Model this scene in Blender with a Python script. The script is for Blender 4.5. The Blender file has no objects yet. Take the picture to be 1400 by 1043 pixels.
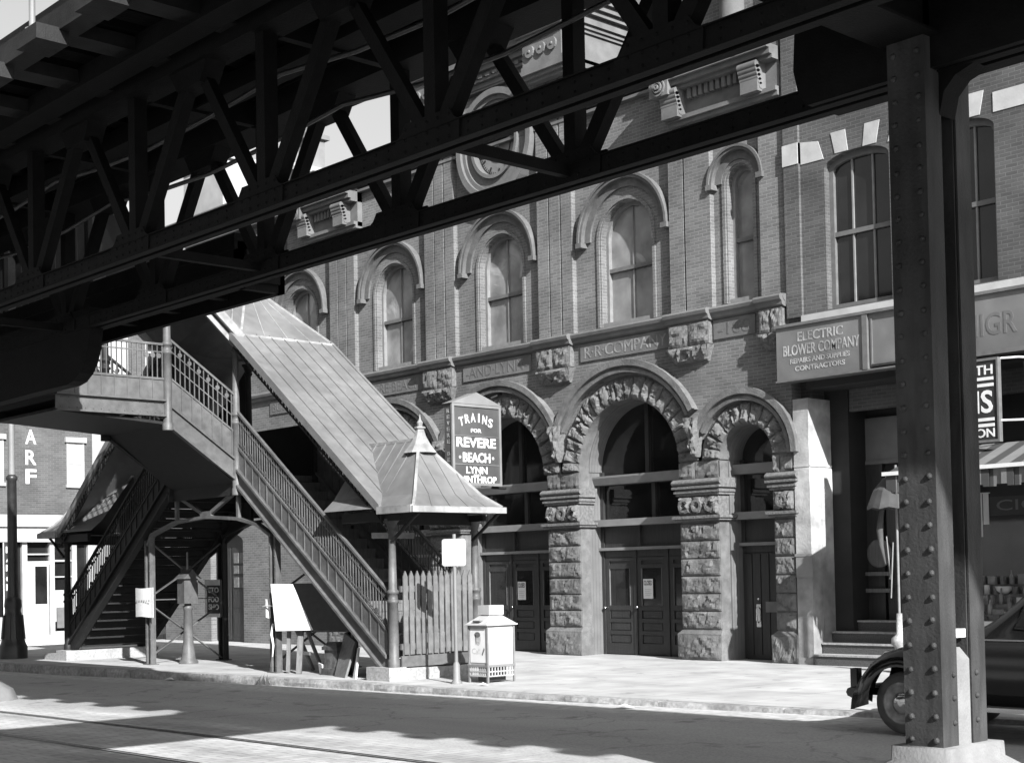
import bpy, math, random
from mathutils import Vector, Matrix, noise as mnoise
R = random.Random(7)
S = bpy.context.scene
COL = S.collection
PI = math.pi

# ---------------------------------------------------------------- camera
f_px = 2000.0
yaw, tilt, roll, EYE = math.radians(42.5), math.radians(1.7), 0.02, 1.70
fw0 = Vector((-math.cos(yaw), math.sin(yaw), 0)); rt0 = Vector((math.sin(yaw), math.cos(yaw), 0)); up0 = Vector((0, 0, 1))
fw = fw0 * math.cos(tilt) + up0 * math.sin(tilt)
up1 = up0 * math.cos(tilt) - fw0 * math.sin(tilt)
rt = rt0 * math.cos(roll) - up1 * math.sin(roll)
up = up1 * math.cos(roll) + rt0 * math.sin(roll)
cd = bpy.data.cameras.new('camera')
cam = bpy.data.objects.new('camera', cd); COL.objects.link(cam)
M3 = Matrix((rt, up, -fw)).transposed()
cam.matrix_world = Matrix.Translation((0, 0, EYE)) @ M3.to_4x4()
cd.sensor_width = 36; cd.sensor_fit = 'HORIZONTAL'
cd.lens = 36 * f_px / 1400
cd.shift_y = (726 - 521.5) / 1400
cd.clip_start = 0.1; cd.clip_end = 2000
S.camera = cam

# ---------------------------------------------------------------- light
SD = Vector((3.3, -1.15, 1.95)).normalized()
elev = math.asin(SD.z); rot = math.atan2(SD.x, SD.y)
w = bpy.data.worlds.new('World'); S.world = w; w.use_nodes = True
nt = w.node_tree; nt.nodes.clear()
sky = nt.nodes.new('ShaderNodeTexSky'); sky.sky_type = 'NISHITA'; sky.sun_disc = False
sky.sun_elevation = elev; sky.sun_rotation = rot; sky.dust_density = 4.0
sep = nt.nodes.new('ShaderNodeSeparateColor')          # black-and-white film: only the blue-sensitive channel
bg = nt.nodes.new('ShaderNodeBackground'); bg.inputs[1].default_value = 0.068
out = nt.nodes.new('ShaderNodeOutputWorld')
nt.links.new(sky.outputs[0], sep.inputs[0]); nt.links.new(sep.outputs[2], bg.inputs[0]); nt.links.new(bg.outputs[0], out.inputs[0])
sl = bpy.data.lights.new('sun', 'SUN'); sl.energy = 5.0; sl.angle = math.radians(0.5); sl.color = (1, 1, 1)
so = bpy.data.objects.new('sun', sl); COL.objects.link(so)
so.rotation_euler = SD.to_track_quat('Z', 'Y').to_euler()
vs = S.view_settings
vs.view_transform = 'Standard'; vs.look = 'None'; vs.exposure = 1.35; vs.gamma = 1
S.cycles.max_bounces = 6
S.cycles.use_denoising = True

# ---------------------------------------------------------------- materials
def base_mat(name):
    m = bpy.data.materials.new(name); m.use_nodes = True
    n = m.node_tree.nodes; l = m.node_tree.links
    return m, n, l, n['Principled BSDF']
def math_node(n, l, op, a, b):
    k = n.new('ShaderNodeMath'); k.operation = op
    for i, v in enumerate((a, b)):
        if isinstance(v, (int, float)): k.inputs[i].default_value = v
        else: l.new(v, k.inputs[i])
    return k.outputs[0]
def mat(name, g, rough=0.7, var=0.25, scale=6.0, bump=0.0, bscale=None, metal=0.0, stain=0.0, spec=0.5, stretch=None):
    """grey surface with noise variation, optional bump and large stains"""
    m, n, l, p = base_mat(name)
    geo = n.new('ShaderNodeNewGeometry'); pos = geo.outputs['Position']
    if stretch:
        mp = n.new('ShaderNodeMapping'); mp.inputs['Scale'].default_value = stretch
        l.new(pos, mp.inputs[0]); pos = mp.outputs[0]
    nz = n.new('ShaderNodeTexNoise'); nz.inputs['Scale'].default_value = scale; nz.inputs['Detail'].default_value = 6
    l.new(pos, nz.inputs['Vector'])
    mr = n.new('ShaderNodeMapRange'); mr.inputs[1].default_value = .25; mr.inputs[2].default_value = .75
    mr.inputs[3].default_value = g * (1 - var); mr.inputs[4].default_value = g * (1 + var)
    l.new(nz.outputs['Fac'], mr.inputs[0]); val = mr.outputs[0]
    if stain:
        n2 = n.new('ShaderNodeTexNoise'); n2.inputs['Scale'].default_value = scale * .17; n2.inputs['Detail'].default_value = 3
        l.new(geo.outputs['Position'], n2.inputs['Vector'])
        m2 = n.new('ShaderNodeMapRange'); m2.inputs[1].default_value = .35; m2.inputs[2].default_value = .65
        m2.inputs[3].default_value = 1 - stain; m2.inputs[4].default_value = 1 + stain * .5
        l.new(n2.outputs['Fac'], m2.inputs[0]); val = math_node(n, l, 'MULTIPLY', val, m2.outputs[0])
    l.new(val, p.inputs['Base Color'])
    p.inputs['Roughness'].default_value = rough; p.inputs['Metallic'].default_value = metal
    p.inputs['Specular IOR Level'].default_value = spec
    if bump:
        nb = n.new('ShaderNodeTexNoise'); nb.inputs['Scale'].default_value = bscale or scale * 4; nb.inputs['Detail'].default_value = 5
        l.new(geo.outputs['Position'], nb.inputs['Vector'])
        b = n.new('ShaderNodeBump'); b.inputs['Strength'].default_value = min(1, bump); b.inputs['Distance'].default_value = .02
        l.new(nb.outputs['Fac'], b.inputs['Height']); l.new(b.outputs[0], p.inputs['Normal'])
    return m
def brick_mat(name, g, mortar, var=.16):
    m, n, l, p = base_mat(name)
    geo = n.new('ShaderNodeNewGeometry'); sx = n.new('ShaderNodeSeparateXYZ'); l.new(geo.outputs['Position'], sx.inputs[0])
    cx = n.new('ShaderNodeCombineXYZ')
    l.new(math_node(n, l, 'ADD', sx.outputs[0], sx.outputs[1]), cx.inputs[0]); l.new(sx.outputs[2], cx.inputs[1])
    bt = n.new('ShaderNodeTexBrick'); l.new(cx.outputs[0], bt.inputs['Vector'])
    bt.inputs['Scale'].default_value = 1; bt.inputs['Brick Width'].default_value = .205; bt.inputs['Row Height'].default_value = .063
    bt.inputs['Mortar Size'].default_value = .007; bt.inputs['Mortar Smooth'].default_value = .3; bt.inputs['Bias'].default_value = -.1
    bt.inputs['Color1'].default_value = (g * (1 - var),) * 3 + (1,); bt.inputs['Color2'].default_value = (g * (1 + var),) * 3 + (1,)
    bt.inputs['Mortar'].default_value = (mortar,) * 3 + (1,)
    nz = n.new('ShaderNodeTexNoise'); nz.inputs['Scale'].default_value = .9; nz.inputs['Detail'].default_value = 5
    l.new(geo.outputs['Position'], nz.inputs['Vector'])
    mr = n.new('ShaderNodeMapRange'); mr.inputs[1].default_value = .3; mr.inputs[2].default_value = .7; mr.inputs[3].default_value = .75; mr.inputs[4].default_value = 1.25
    l.new(nz.outputs['Fac'], mr.inputs[0])
    vm = n.new('ShaderNodeVectorMath'); vm.operation = 'SCALE'; l.new(bt.outputs['Color'], vm.inputs[0]); l.new(mr.outputs[0], vm.inputs['Scale'])
    l.new(vm.outputs[0], p.inputs['Base Color']); p.inputs['Roughness'].default_value = .9; p.inputs['Specular IOR Level'].default_value = .2
    b = n.new('ShaderNodeBump'); b.inputs['Strength'].default_value = .6; b.inputs['Distance'].default_value = .006; b.invert = True
    l.new(bt.outputs['Fac'], b.inputs['Height']); l.new(b.outputs[0], p.inputs['Normal'])
    return m
def glass_mat(name, g, rough=.08, patch=None):
    m, n, l, p = base_mat(name)
    geo = n.new('ShaderNodeNewGeometry')
    nz = n.new('ShaderNodeTexNoise'); nz.inputs['Scale'].default_value = 1.6; nz.inputs['Detail'].default_value = 4
    l.new(geo.outputs['Position'], nz.inputs['Vector'])
    mr = n.new('ShaderNodeMapRange'); mr.inputs[1].default_value = .35; mr.inputs[2].default_value = .7
    mr.inputs[3].default_value = g * .6; mr.inputs[4].default_value = g * 1.4
    l.new(nz.outputs['Fac'], mr.inputs[0]); val = mr.outputs[0]
    if patch:      # paler noise patches added to the pane colour
        n4 = n.new('ShaderNodeTexNoise'); n4.inputs['Scale'].default_value = .85; n4.inputs['Detail'].default_value = 6; n4.inputs['Distortion'].default_value = .8
        l.new(geo.outputs['Position'], n4.inputs['Vector'])
        m4 = n.new('ShaderNodeMapRange'); m4.inputs[1].default_value = .55; m4.inputs[2].default_value = .6; m4.inputs[3].default_value = 0; m4.inputs[4].default_value = patch
        l.new(n4.outputs['Fac'], m4.inputs[0]); val = math_node(n, l, 'ADD', val, m4.outputs[0])
    l.new(val, p.inputs['Base Color'])
    p.inputs['Roughness'].default_value = rough; p.inputs['Specular IOR Level'].default_value = .6
    n3 = n.new('ShaderNodeTexNoise'); n3.inputs['Scale'].default_value = 1.1
    l.new(geo.outputs['Position'], n3.inputs['Vector'])
    b = n.new('ShaderNodeBump'); b.inputs['Strength'].default_value = .25; b.inputs['Distance'].default_value = .02
    l.new(n3.outputs['Fac'], b.inputs['Height']); l.new(b.outputs[0], p.inputs['Normal'])
    return m
def stripe_mat(name, g, groove, period, axis='x', duty=.93, rough=.5, bump=.5, var=.15):
    """boards or standing seams: thin dark lines every period metres along an axis"""
    m, n, l, p = base_mat(name)
    geo = n.new('ShaderNodeNewGeometry'); sx = n.new('ShaderNodeSeparateXYZ'); l.new(geo.outputs['Position'], sx.inputs[0])
    src = {'x': sx.outputs[0], 'y': sx.outputs[1], 'z': sx.outputs[2]}[axis]
    fr = math_node(n, l, 'FRACT', math_node(n, l, 'MULTIPLY', src, 1 / period), 0)
    gt = math_node(n, l, 'GREATER_THAN', fr, duty)
    nz = n.new('ShaderNodeTexNoise'); nz.inputs['Scale'].default_value = 3; nz.inputs['Detail'].default_value = 6
    l.new(geo.outputs['Position'], nz.inputs['Vector'])
    mr = n.new('ShaderNodeMapRange'); mr.inputs[1].default_value = .3; mr.inputs[2].default_value = .7
    mr.inputs[3].default_value = g * (1 - var); mr.inputs[4].default_value = g * (1 + var); l.new(nz.outputs['Fac'], mr.inputs[0])
    mx = n.new('ShaderNodeMix'); l.new(gt, mx.inputs[0]); l.new(mr.outputs[0], mx.inputs[2]); mx.inputs[3].default_value = groove
    l.new(mx.outputs[0], p.inputs['Base Color']); p.inputs['Roughness'].default_value = rough
    b = n.new('ShaderNodeBump'); b.inputs['Strength'].default_value = bump; b.inputs['Distance'].default_value = .015; b.invert = True
    l.new(gt, b.inputs['Height']); l.new(b.outputs[0], p.inputs['Normal'])
    return m
def setts_mat(name):
    """asphalt with a worn granite-sett band along the tram track"""
    m, n, l, p = base_mat(name)
    geo = n.new('ShaderNodeNewGeometry'); sx = n.new('ShaderNodeSeparateXYZ'); l.new(geo.outputs['Position'], sx.inputs[0])
    def noise(scale, detail=6, stretch=None):
        k = n.new('ShaderNodeTexNoise'); k.inputs['Scale'].default_value = scale; k.inputs['Detail'].default_value = detail
        v = geo.outputs['Position']
        if stretch:
            mp = n.new('ShaderNodeMapping'); mp.inputs['Scale'].default_value = stretch; l.new(v, mp.inputs[0]); v = mp.outputs[0]
        l.new(v, k.inputs['Vector']); return k.outputs['Fac']
    def rng(v, a, b, c, d):
        k = n.new('ShaderNodeMapRange'); l.new(v, k.inputs[0])
        for i, x in enumerate((a, b, c, d)): k.inputs[i + 1].default_value = x
        return k.outputs[0]
    bt = n.new('ShaderNodeTexBrick'); cx = n.new('ShaderNodeCombineXYZ'); l.new(sx.outputs[1], cx.inputs[0]); l.new(sx.outputs[0], cx.inputs[1])
    l.new(cx.outputs[0], bt.inputs['Vector']); bt.inputs['Scale'].default_value = 1; bt.inputs['Brick Width'].default_value = .3; bt.inputs['Row Height'].default_value = .14
    bt.inputs['Mortar Size'].default_value = .012; bt.inputs['Mortar Smooth'].default_value = .4
    bt.inputs['Color1'].default_value = (.33, .33, .33, 1); bt.inputs['Color2'].default_value = (.42, .42, .42, 1); bt.inputs['Mortar'].default_value = (.25, .25, .25, 1)
    asph = math_node(n, l, 'MULTIPLY', rng(noise(40), .3, .7, .8, 1.2), rng(noise(.5, 4, (.25, 1.6, 1)), .3, .7, .25, .34))
    sett = math_node(n, l, 'MULTIPLY', bt.outputs['Color'], rng(noise(1.2, 5, (.3, 1.5, 1)), .3, .7, .7, 1.25))
    vo = n.new('ShaderNodeTexVoronoi'); vo.feature = 'DISTANCE_TO_EDGE'; vo.inputs['Scale'].default_value = .42; vo.inputs['Randomness'].default_value = 1
    wv = n.new('ShaderNodeVectorMath'); wv.operation = 'MULTIPLY_ADD'; wn = n.new('ShaderNodeTexNoise'); wn.inputs['Scale'].default_value = 2.5; wn.inputs['Detail'].default_value = 5
    l.new(geo.outputs['Position'], wn.inputs['Vector']); l.new(wn.outputs['Color'], wv.inputs[0]); wv.inputs[1].default_value = (.7, .7, .7); l.new(geo.outputs['Position'], wv.inputs[2]); l.new(wv.outputs[0], vo.inputs['Vector'])
    asph = math_node(n, l, 'MULTIPLY', asph, rng(vo.outputs['Distance'], .003, .012, .72, 1))
    asph = math_node(n, l, 'MULTIPLY', asph, rng(noise(1.7, 3), .62, .7, 1, .6))
    edge = math_node(n, l, 'ADD', sx.outputs[1], rng(noise(.8), .3, .7, -.25, .25))
    k = rng(edge, 9.55, 9.85, 0, 1)
    mx = n.new('ShaderNodeMix'); l.new(k, mx.inputs[0]); l.new(sett, mx.inputs[2]); l.new(asph, mx.inputs[3])
    gut = rng(math_node(n, l, 'SUBTRACT', math_node(n, l, 'ADD', sx.outputs[1], rng(noise(3), .3, .7, -.15, .15)), math_node(n, l, 'MULTIPLY', sx.outputs[0], .05)), 14.05, 14.4, 0, 1)
    mx2 = n.new('ShaderNodeMix'); l.new(gut, mx2.inputs[0]); l.new(mx.outputs[0], mx2.inputs[2]); l.new(rng(noise(9), .3, .7, .26, .46), mx2.inputs[3])
    l.new(mx2.outputs[0], p.inputs['Base Color']); p.inputs['Roughness'].default_value = .75
    hb = math_node(n, l, 'ADD', math_node(n, l, 'MULTIPLY', math_node(n, l, 'SUBTRACT', 1, k), math_node(n, l, 'MULTIPLY', bt.outputs['Fac'], -.6)), math_node(n, l, 'MULTIPLY', noise(30), .5))
    b = n.new('ShaderNodeBump'); b.inputs['Strength'].default_value = .5; b.inputs['Distance'].default_value = .02
    l.new(hb, b.inputs['Height']); l.new(b.outputs[0], p.inputs['Normal'])
    return m
def paving_mat(name):
    m, n, l, p = base_mat(name)
    geo = n.new('ShaderNodeNewGeometry')
    bt = n.new('ShaderNodeTexBrick'); l.new(geo.outputs['Position'], bt.inputs['Vector']); bt.offset = 0
    bt.inputs['Scale'].default_value = 1; bt.inputs['Brick Width'].default_value = 1.5; bt.inputs['Row Height'].default_value = 1.5; bt.inputs['Mortar Size'].default_value = .008
    bt.inputs['Color1'].default_value = (.335, .335, .335, 1); bt.inputs['Color2'].default_value = (.385, .385, .385, 1); bt.inputs['Mortar'].default_value = (.19, .19, .19, 1)
    nz = n.new('ShaderNodeTexNoise'); nz.inputs['Scale'].default_value = 1.3; nz.inputs['Detail'].default_value = 8; l.new(geo.outputs['Position'], nz.inputs['Vector'])
    mr = n.new('ShaderNodeMapRange'); mr.inputs[1].default_value = .3; mr.inputs[2].default_value = .7; mr.inputs[3].default_value = .72; mr.inputs[4].default_value = 1.12
    l.new(nz.outputs['Fac'], mr.inputs[0])
    n5 = n.new('ShaderNodeTexNoise'); n5.inputs['Scale'].default_value = 3.2; n5.inputs['Detail'].default_value = 4; l.new(geo.outputs['Position'], n5.inputs['Vector'])
    m5 = n.new('ShaderNodeMapRange'); m5.inputs[1].default_value = .62; m5.inputs[2].default_value = .72; m5.inputs[3].default_value = 1; m5.inputs[4].default_value = .62
    l.new(n5.outputs['Fac'], m5.inputs[0])
    l.new(math_node(n, l, 'MULTIPLY', math_node(n, l, 'MULTIPLY', bt.outputs['Color'], mr.outputs[0]), m5.outputs[0]), p.inputs['Base Color']); p.inputs['Roughness'].default_value = .85
    b = n.new('ShaderNodeBump'); b.inputs['Strength'].default_value = .3; b.inputs['Distance'].default_value = .01
    n2 = n.new('ShaderNodeTexNoise'); n2.inputs['Scale'].default_value = 25; l.new(geo.outputs['Position'], n2.inputs['Vector'])
    l.new(n2.outputs['Fac'], b.inputs['Height']); l.new(b.outputs[0], p.inputs['Normal'])
    return m

BRICK = brick_mat('station_brick', .115, .17)
BRICK2 = brick_mat('neighbour_brick', .068, .1)
BRICK3 = brick_mat('corner_brick', .075, .11)
STONE = mat('brownstone', .112, .9, .28, 7, .5, 30, stain=.25, spec=.2)
DRESS = mat('dressed_stone', .115, .85, .18, 4, .15, 40, stain=.2, spec=.2)
CARVE = mat('carved_stone', .11, .9, .35, 16, .7, 22, spec=.2)
WHITE = mat('white_stone', .34, .8, .15, 4, .1, 30, stain=.15)
WPAINT = mat('white_paint', .34, .6, .15, 5, .05, stain=.25)
EPIER = mat('worn_pier_paint', .28, .75, .3, 5, .3, 25, stain=.45)
GPAINT = mat('grey_paint', .15, .6, .15, 4, .05, stain=.15)
WOOD = mat('dark_door_wood', .022, .45, .4, 3, .15, 40, stretch=(9, 9, 1))
WOODM = mat('brown_wood', .1, .6, .35, 3, .2, 40, stretch=(9, 9, 1))
LINING = stripe_mat('beaded_lining', .11, .04, .09, 'y')
GLASS = glass_mat('dusty_glass', .17, .14, .14)
GLASSD = glass_mat('dark_glass', .012, .06)
FRAME = mat('window_frame', .1, .5, .2, 8)
FRAMEL = mat('pale_window_frame', .15, .5, .2, 8)
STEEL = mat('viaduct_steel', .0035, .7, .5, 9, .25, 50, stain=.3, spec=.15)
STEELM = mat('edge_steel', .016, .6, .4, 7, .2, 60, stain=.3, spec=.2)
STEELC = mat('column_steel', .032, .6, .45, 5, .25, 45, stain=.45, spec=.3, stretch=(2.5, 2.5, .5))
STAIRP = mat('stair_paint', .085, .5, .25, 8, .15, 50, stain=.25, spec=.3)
STAIRSH = mat('stair_shaded', .013, .6, .3, 8, spec=.25)  # copy of the stair paint with shade put into its colour
TIMBER = mat('creosote_timber', .004, .85, .5, 4, .4, 30, spec=.1)
TIN = mat('tin_roof', .125, .5, .18, 5, .22, 2.2, stain=.2)
TINL = mat('pale_tin', .24, .45, .3, 9, stain=.3)
CONC = mat('concrete', .16, .9, .22, 5, .35, 40, stain=.25)
GRAN = mat('granite', .26, .85, .3, 22, .4, 40, stain=.15)
KERB = mat('granite_kerb', .24, .85, .4, 14, .5, 30, stain=.3)
IRON = mat('black_iron', .02, .4, .4, 9, .1)
BLACKP = mat('black_paint', .012, .3, .2, 5)
SIGNB = mat('sign_black', .018, .5, .3, 5)
SIGNG = mat('sign_grey', .12, .6, .18, 3, stain=.2)
LETW = mat('letter_white', .5, .6, .1, 9)
LETG = mat('letter_faded', .24, .7, .5, 12, stain=.4)
LETD = mat('letter_black', .012, .6, .2, 9)
LETC = mat('carved_letter', .085, .9, .3, 9)
PAPER = mat('paper', .55, .8, .08, 5)
CARP = mat('car_paint', .009, .12, .1, 3, spec=.7)
CHROME = mat('chrome', .6, .15, .1, 3, metal=1)
RUBBER = mat('rubber', .075, .8, .3, 9)
CANVAS = mat('canvas', .05, .9, .25, 5, .1)
AWN = stripe_mat('striped_canvas', .12, .03, .42, 'x', .55, .9, .05)
DARKIN = mat('dark_interior', .012, .9, .3, 3)  # even near-black for the inner partition and shop recess wall
ROOFT = mat('roof_tar', .05, .9, .3, 3)
STREET = setts_mat('street_surface')
PAVE = paving_mat('sidewalk_concrete')
CREAM = mat('cream_stucco', .3, .8, .12, 3, stain=.15)

# ---------------------------------------------------------------- mesh helpers
class MB:
    def __init__(s): s.v = []; s.f = []; s.sm = set()
    def add(s, vs, fs, smooth=False):
        o = len(s.v); s.v += [tuple(p) for p in vs]
        for f in fs:
            if smooth: s.sm.add(len(s.f))
            s.f.append([o + i for i in f])
        return s
    def box(s, x0, x1, y0, y1, z0, z1):
        if x0 > x1: x0, x1 = x1, x0
        if y0 > y1: y0, y1 = y1, y0
        if z0 > z1: z0, z1 = z1, z0
        return s.add([(x0, y0, z0), (x1, y0, z0), (x1, y1, z0), (x0, y1, z0), (x0, y0, z1), (x1, y0, z1), (x1, y1, z1), (x0, y1, z1)],
                     [(0, 3, 2, 1), (4, 5, 6, 7), (0, 1, 5, 4), (1, 2, 6, 5), (2, 3, 7, 6), (3, 0, 4, 7)])
    def hexa(s, p):   # 8 points, bottom ring then top ring
        return s.add(p, [(0, 3, 2, 1), (4, 5, 6, 7), (0, 1, 5, 4), (1, 2, 6, 5), (2, 3, 7, 6), (3, 0, 4, 7)])
    def bar(s, p, q, a, b, upv=(0, 0, 1)):
        """rectangular bar p->q, width a (sideways), height b (along upv)"""
        p, q = Vector(p), Vector(q); d = (q - p).normalized(); u = Vector(upv)
        if abs(d.dot(u)) > .99: u = Vector((0, 1, 0))
        sd = d.cross(u).normalized(); u = sd.cross(d).normalized()
        pts = [c + sd * i * a / 2 + u * j * b / 2 for c in (p, q) for i, j in ((-1, -1), (1, -1), (1, 1), (-1, 1))]
        return s.add(pts, [(0, 1, 2, 3), (7, 6, 5, 4), (0, 4, 5, 1), (1, 5, 6, 2), (2, 6, 7, 3), (3, 7, 4, 0)])
    def tube(s, pts, r, n=8, cap=True):
        pts = [Vector(p) for p in pts]; rs = r if isinstance(r, (list, tuple)) else [r] * len(pts)
        vs = []
        for i, p in enumerate(pts):
            d = (pts[min(i + 1, len(pts) - 1)] - pts[max(i - 1, 0)]).normalized()
            a = Vector((0, 0, 1)) if abs(d.z) < .9 else Vector((1, 0, 0))
            a = d.cross(a).normalized(); b = d.cross(a)
            vs += [p + (a * math.cos(2 * PI * k / n) + b * math.sin(2 * PI * k / n)) * rs[i] for k in range(n)]
        fs = [(i * n + k, i * n + (k + 1) % n, (i + 1) * n + (k + 1) % n, (i + 1) * n + k) for i in range(len(pts) - 1) for k in range(n)]
        s.add(vs, fs, True)
        if cap: s.add(vs[:n], [tuple(range(n))]); s.add(vs[-n:], [tuple(range(n))[::-1]])
        return s
    def lathe(s, prof, c=(0, 0, 0), n=16, axis='z', cap=True):
        vs = []
        for r, h in prof:
            for k in range(n):
                a = 2 * PI * k / n + PI / n
                x, y = r * math.cos(a), r * math.sin(a)
                vs.append({'z': (c[0] + x, c[1] + y, c[2] + h), 'y': (c[0] + x, c[1] + h, c[2] + y), 'x': (c[0] + h, c[1] + x, c[2] + y)}[axis])
        fs = [(i * n + k, i * n + (k + 1) % n, (i + 1) * n + (k + 1) % n, (i + 1) * n + k) for i in range(len(prof) - 1) for k in range(n)]
        s.add(vs, fs, n > 8)
        if cap: s.add(vs[:n], [tuple(range(n))[::-1]]); s.add(vs[-n:], [tuple(range(n))])
        return s
    def prism(s, poly, axis, a, b):
        """extrude a 2D polygon: axis 'y' poly is (x,z); 'x' poly is (y,z); 'z' poly is (x,y)"""
        def P(u, v, t): return {'y': (u, t, v), 'x': (t, u, v), 'z': (u, v, t)}[axis]
        n = len(poly)
        vs = [P(u, v, a) for u, v in poly] + [P(u, v, b) for u, v in poly]
        return s.add(vs, [tuple(range(n)), tuple(range(n, 2 * n))[::-1]] + [(i, i + n, (i + 1) % n + n, (i + 1) % n) for i in range(n)])
    def arch(s, cx, cz, r0, r1, y0, y1, a0=0, a1=PI, n=32):
        vs = []
        for i in range(n + 1):
            a = a0 + (a1 - a0) * i / n; c, d = math.cos(a), math.sin(a)
            vs += [(cx + r0 * c, y0, cz + r0 * d), (cx + r1 * c, y0, cz + r1 * d), (cx + r1 * c, y1, cz + r1 * d), (cx + r0 * c, y1, cz + r0 * d)]
        fs = []
        for i in range(n):
            for k in range(4): fs.append((4 * i + k, 4 * i + (k + 1) % 4, 4 * i + 4 + (k + 1) % 4, 4 * i + 4 + k))
        s.add(vs, fs)
        if abs(a1 - a0) < 2 * PI - .01: s.add(vs[:4], [(0, 1, 2, 3)]); s.add(vs[-4:], [(3, 2, 1, 0)])
        return s
    def rough(s, f, nu, nv, amp, depth, nrm=Vector((0, -1, 0)), rng=R, freq=7.0):
        """rock-faced patch: f(u,v) lies on the face plane; the middle bulges along nrm, the rim is tucked in and skirts go back"""
        vs = []; o = Vector((rng.random(), rng.random(), rng.random())) * 50; tx, ty = rng.uniform(-.5, .5), rng.uniform(-.5, .5)
        for j in range(nv + 1):
            for i in range(nu + 1):
                u, v = i / nu, j / nv; p = Vector(f(u, v))
                e = max(0, min(1, 6 * min(u, 1 - u), 5 * min(v, 1 - v)))
                q = p * freq + o; c = Vector(mnoise.voronoi(q)[1][0]); tl = mnoise.noise_vector(c * 7.3)      # chipped facets
                h = .55 + .7 * mnoise.noise(c * 1.7) + 1.5 * (q - c).dot(tl) + .25 * mnoise.noise(q * 4) + tx * (u - .5) + ty * (v - .5)
                vs.append(p + nrm * amp * min(1.5, max(-.15, h)) * e ** .6)
        W = nu + 1
        s.add(vs, [(j * W + i, j * W + i + 1, (j + 1) * W + i + 1, (j + 1) * W + i) for j in range(nv) for i in range(nu)])
        rim = [Vector(f(i / nu, 0)) for i in range(nu)] + [Vector(f(1, j / nv)) for j in range(nv)] + [Vector(f(1 - i / nu, 1)) for i in range(nu)] + [Vector(f(0, 1 - j / nv)) for j in range(nv)]
        n = len(rim); bk = [p - nrm * depth for p in rim]
        s.add(rim + bk, [(i, i + n, (i + 1) % n + n, (i + 1) % n) for i in range(n)])
        return s
    def wall(s, x0, x1, z0, z1, y, th, ops=(), n=24):
        """front wall at y (facing -Y) with arched / flat openings in one row: (cx, halfwidth, zbottom, zspring, rise)"""
        cur = x0
        for cx, hw, zb, zs, rise in sorted(ops):
            if cx - hw > cur: s.box(cur, cx - hw, y, y + th, z0, z1)
            if zb > z0: s.box(cx - hw, cx + hw, y, y + th, z0, zb)
            pts = []
            for i in range(n + 1):
                t = -math.cos(PI * i / n)
                pts.append((cx + hw * t, zs + rise * math.sqrt(max(0, 1 - t * t))))
            vs = []
            for x, z in pts: vs += [(x, y, z), (x, y, z1), (x, y + th, z), (x, y + th, z1)]
            fs = []
            for i in range(n):
                a, b = 4 * i, 4 * i + 4
                fs += [(a, b, b + 1, a + 1), (a, a + 2, b + 2, b), (a + 2, a + 3, b + 3, b + 2)]
            s.add(vs, fs); cur = cx + hw
        if x1 > cur: s.box(cur, x1, y, y + th, z0, z1)
        return s
    def panel_fill(s, cx, hw, zb, zs, rise, y, n=24):
        """flat sheet filling an arched opening"""
        pts = [(cx - hw, y, zb), (cx + hw, y, zb)]
        for i in range(n + 1):
            t = math.cos(PI * i / n); pts.append((cx + hw * t, y, zs + rise * math.sqrt(max(0, 1 - t * t))))
        return s.add(pts, [tuple(range(len(pts)))])
    def build(s, name, m, parent=None, kind=None, label=None):
        me = bpy.data.meshes.new(name)
        o = bpy.data.objects.new(name, me); COL.objects.link(o)
        off = Vector((0, 0, 0))
        q = parent; chain = []
        while q is not None: off += Vector(q.location); q = q.parent
        if parent is None and s.v:      # top-level mesh: origin at the middle of its base
            xs = [p[0] for p in s.v]; ys = [p[1] for p in s.v]; zs = [p[2] for p in s.v]
            loc = Vector(((min(xs) + max(xs)) / 2, (min(ys) + max(ys)) / 2, min(zs))); o.location = loc; off = loc
        me.from_pydata([(p[0] - off.x, p[1] - off.y, p[2] - off.z) for p in s.v], [], s.f)
        if s.sm:
            for i in s.sm: me.polygons[i].use_smooth = True
        me.materials.append(m); me.update()
        if parent is not None: o.parent = parent
        if kind: o['kind'] = kind
        if label: o['label'] = label
        return o
def B(): return MB()
def tag(o, label, cat, group=None):
    o['label'] = label; o['category'] = cat
    if group: o['group'] = group
    return o
def thing(name, label, cat, loc=(0, 0, 0), group=None):
    o = bpy.data.objects.new(name, None); COL.objects.link(o); o.location = loc; o.empty_display_size = .2
    return tag(o, label, cat, group)
def dup(o, loc=None, label=None, parent=None):
    c = o.copy(); COL.objects.link(c)
    if parent is not None: c.parent = parent
    if loc is not None: c.location = loc
    if label: c['label'] = label
    for ch in list(o.children): dup(ch, None, None, c)
    return c
def dup_at(o, d):   # a copy of a part beside it, moved by d
    c = dup(o, Vector(o.location) + Vector(d), None, o.parent); return c
_dg = None
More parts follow.
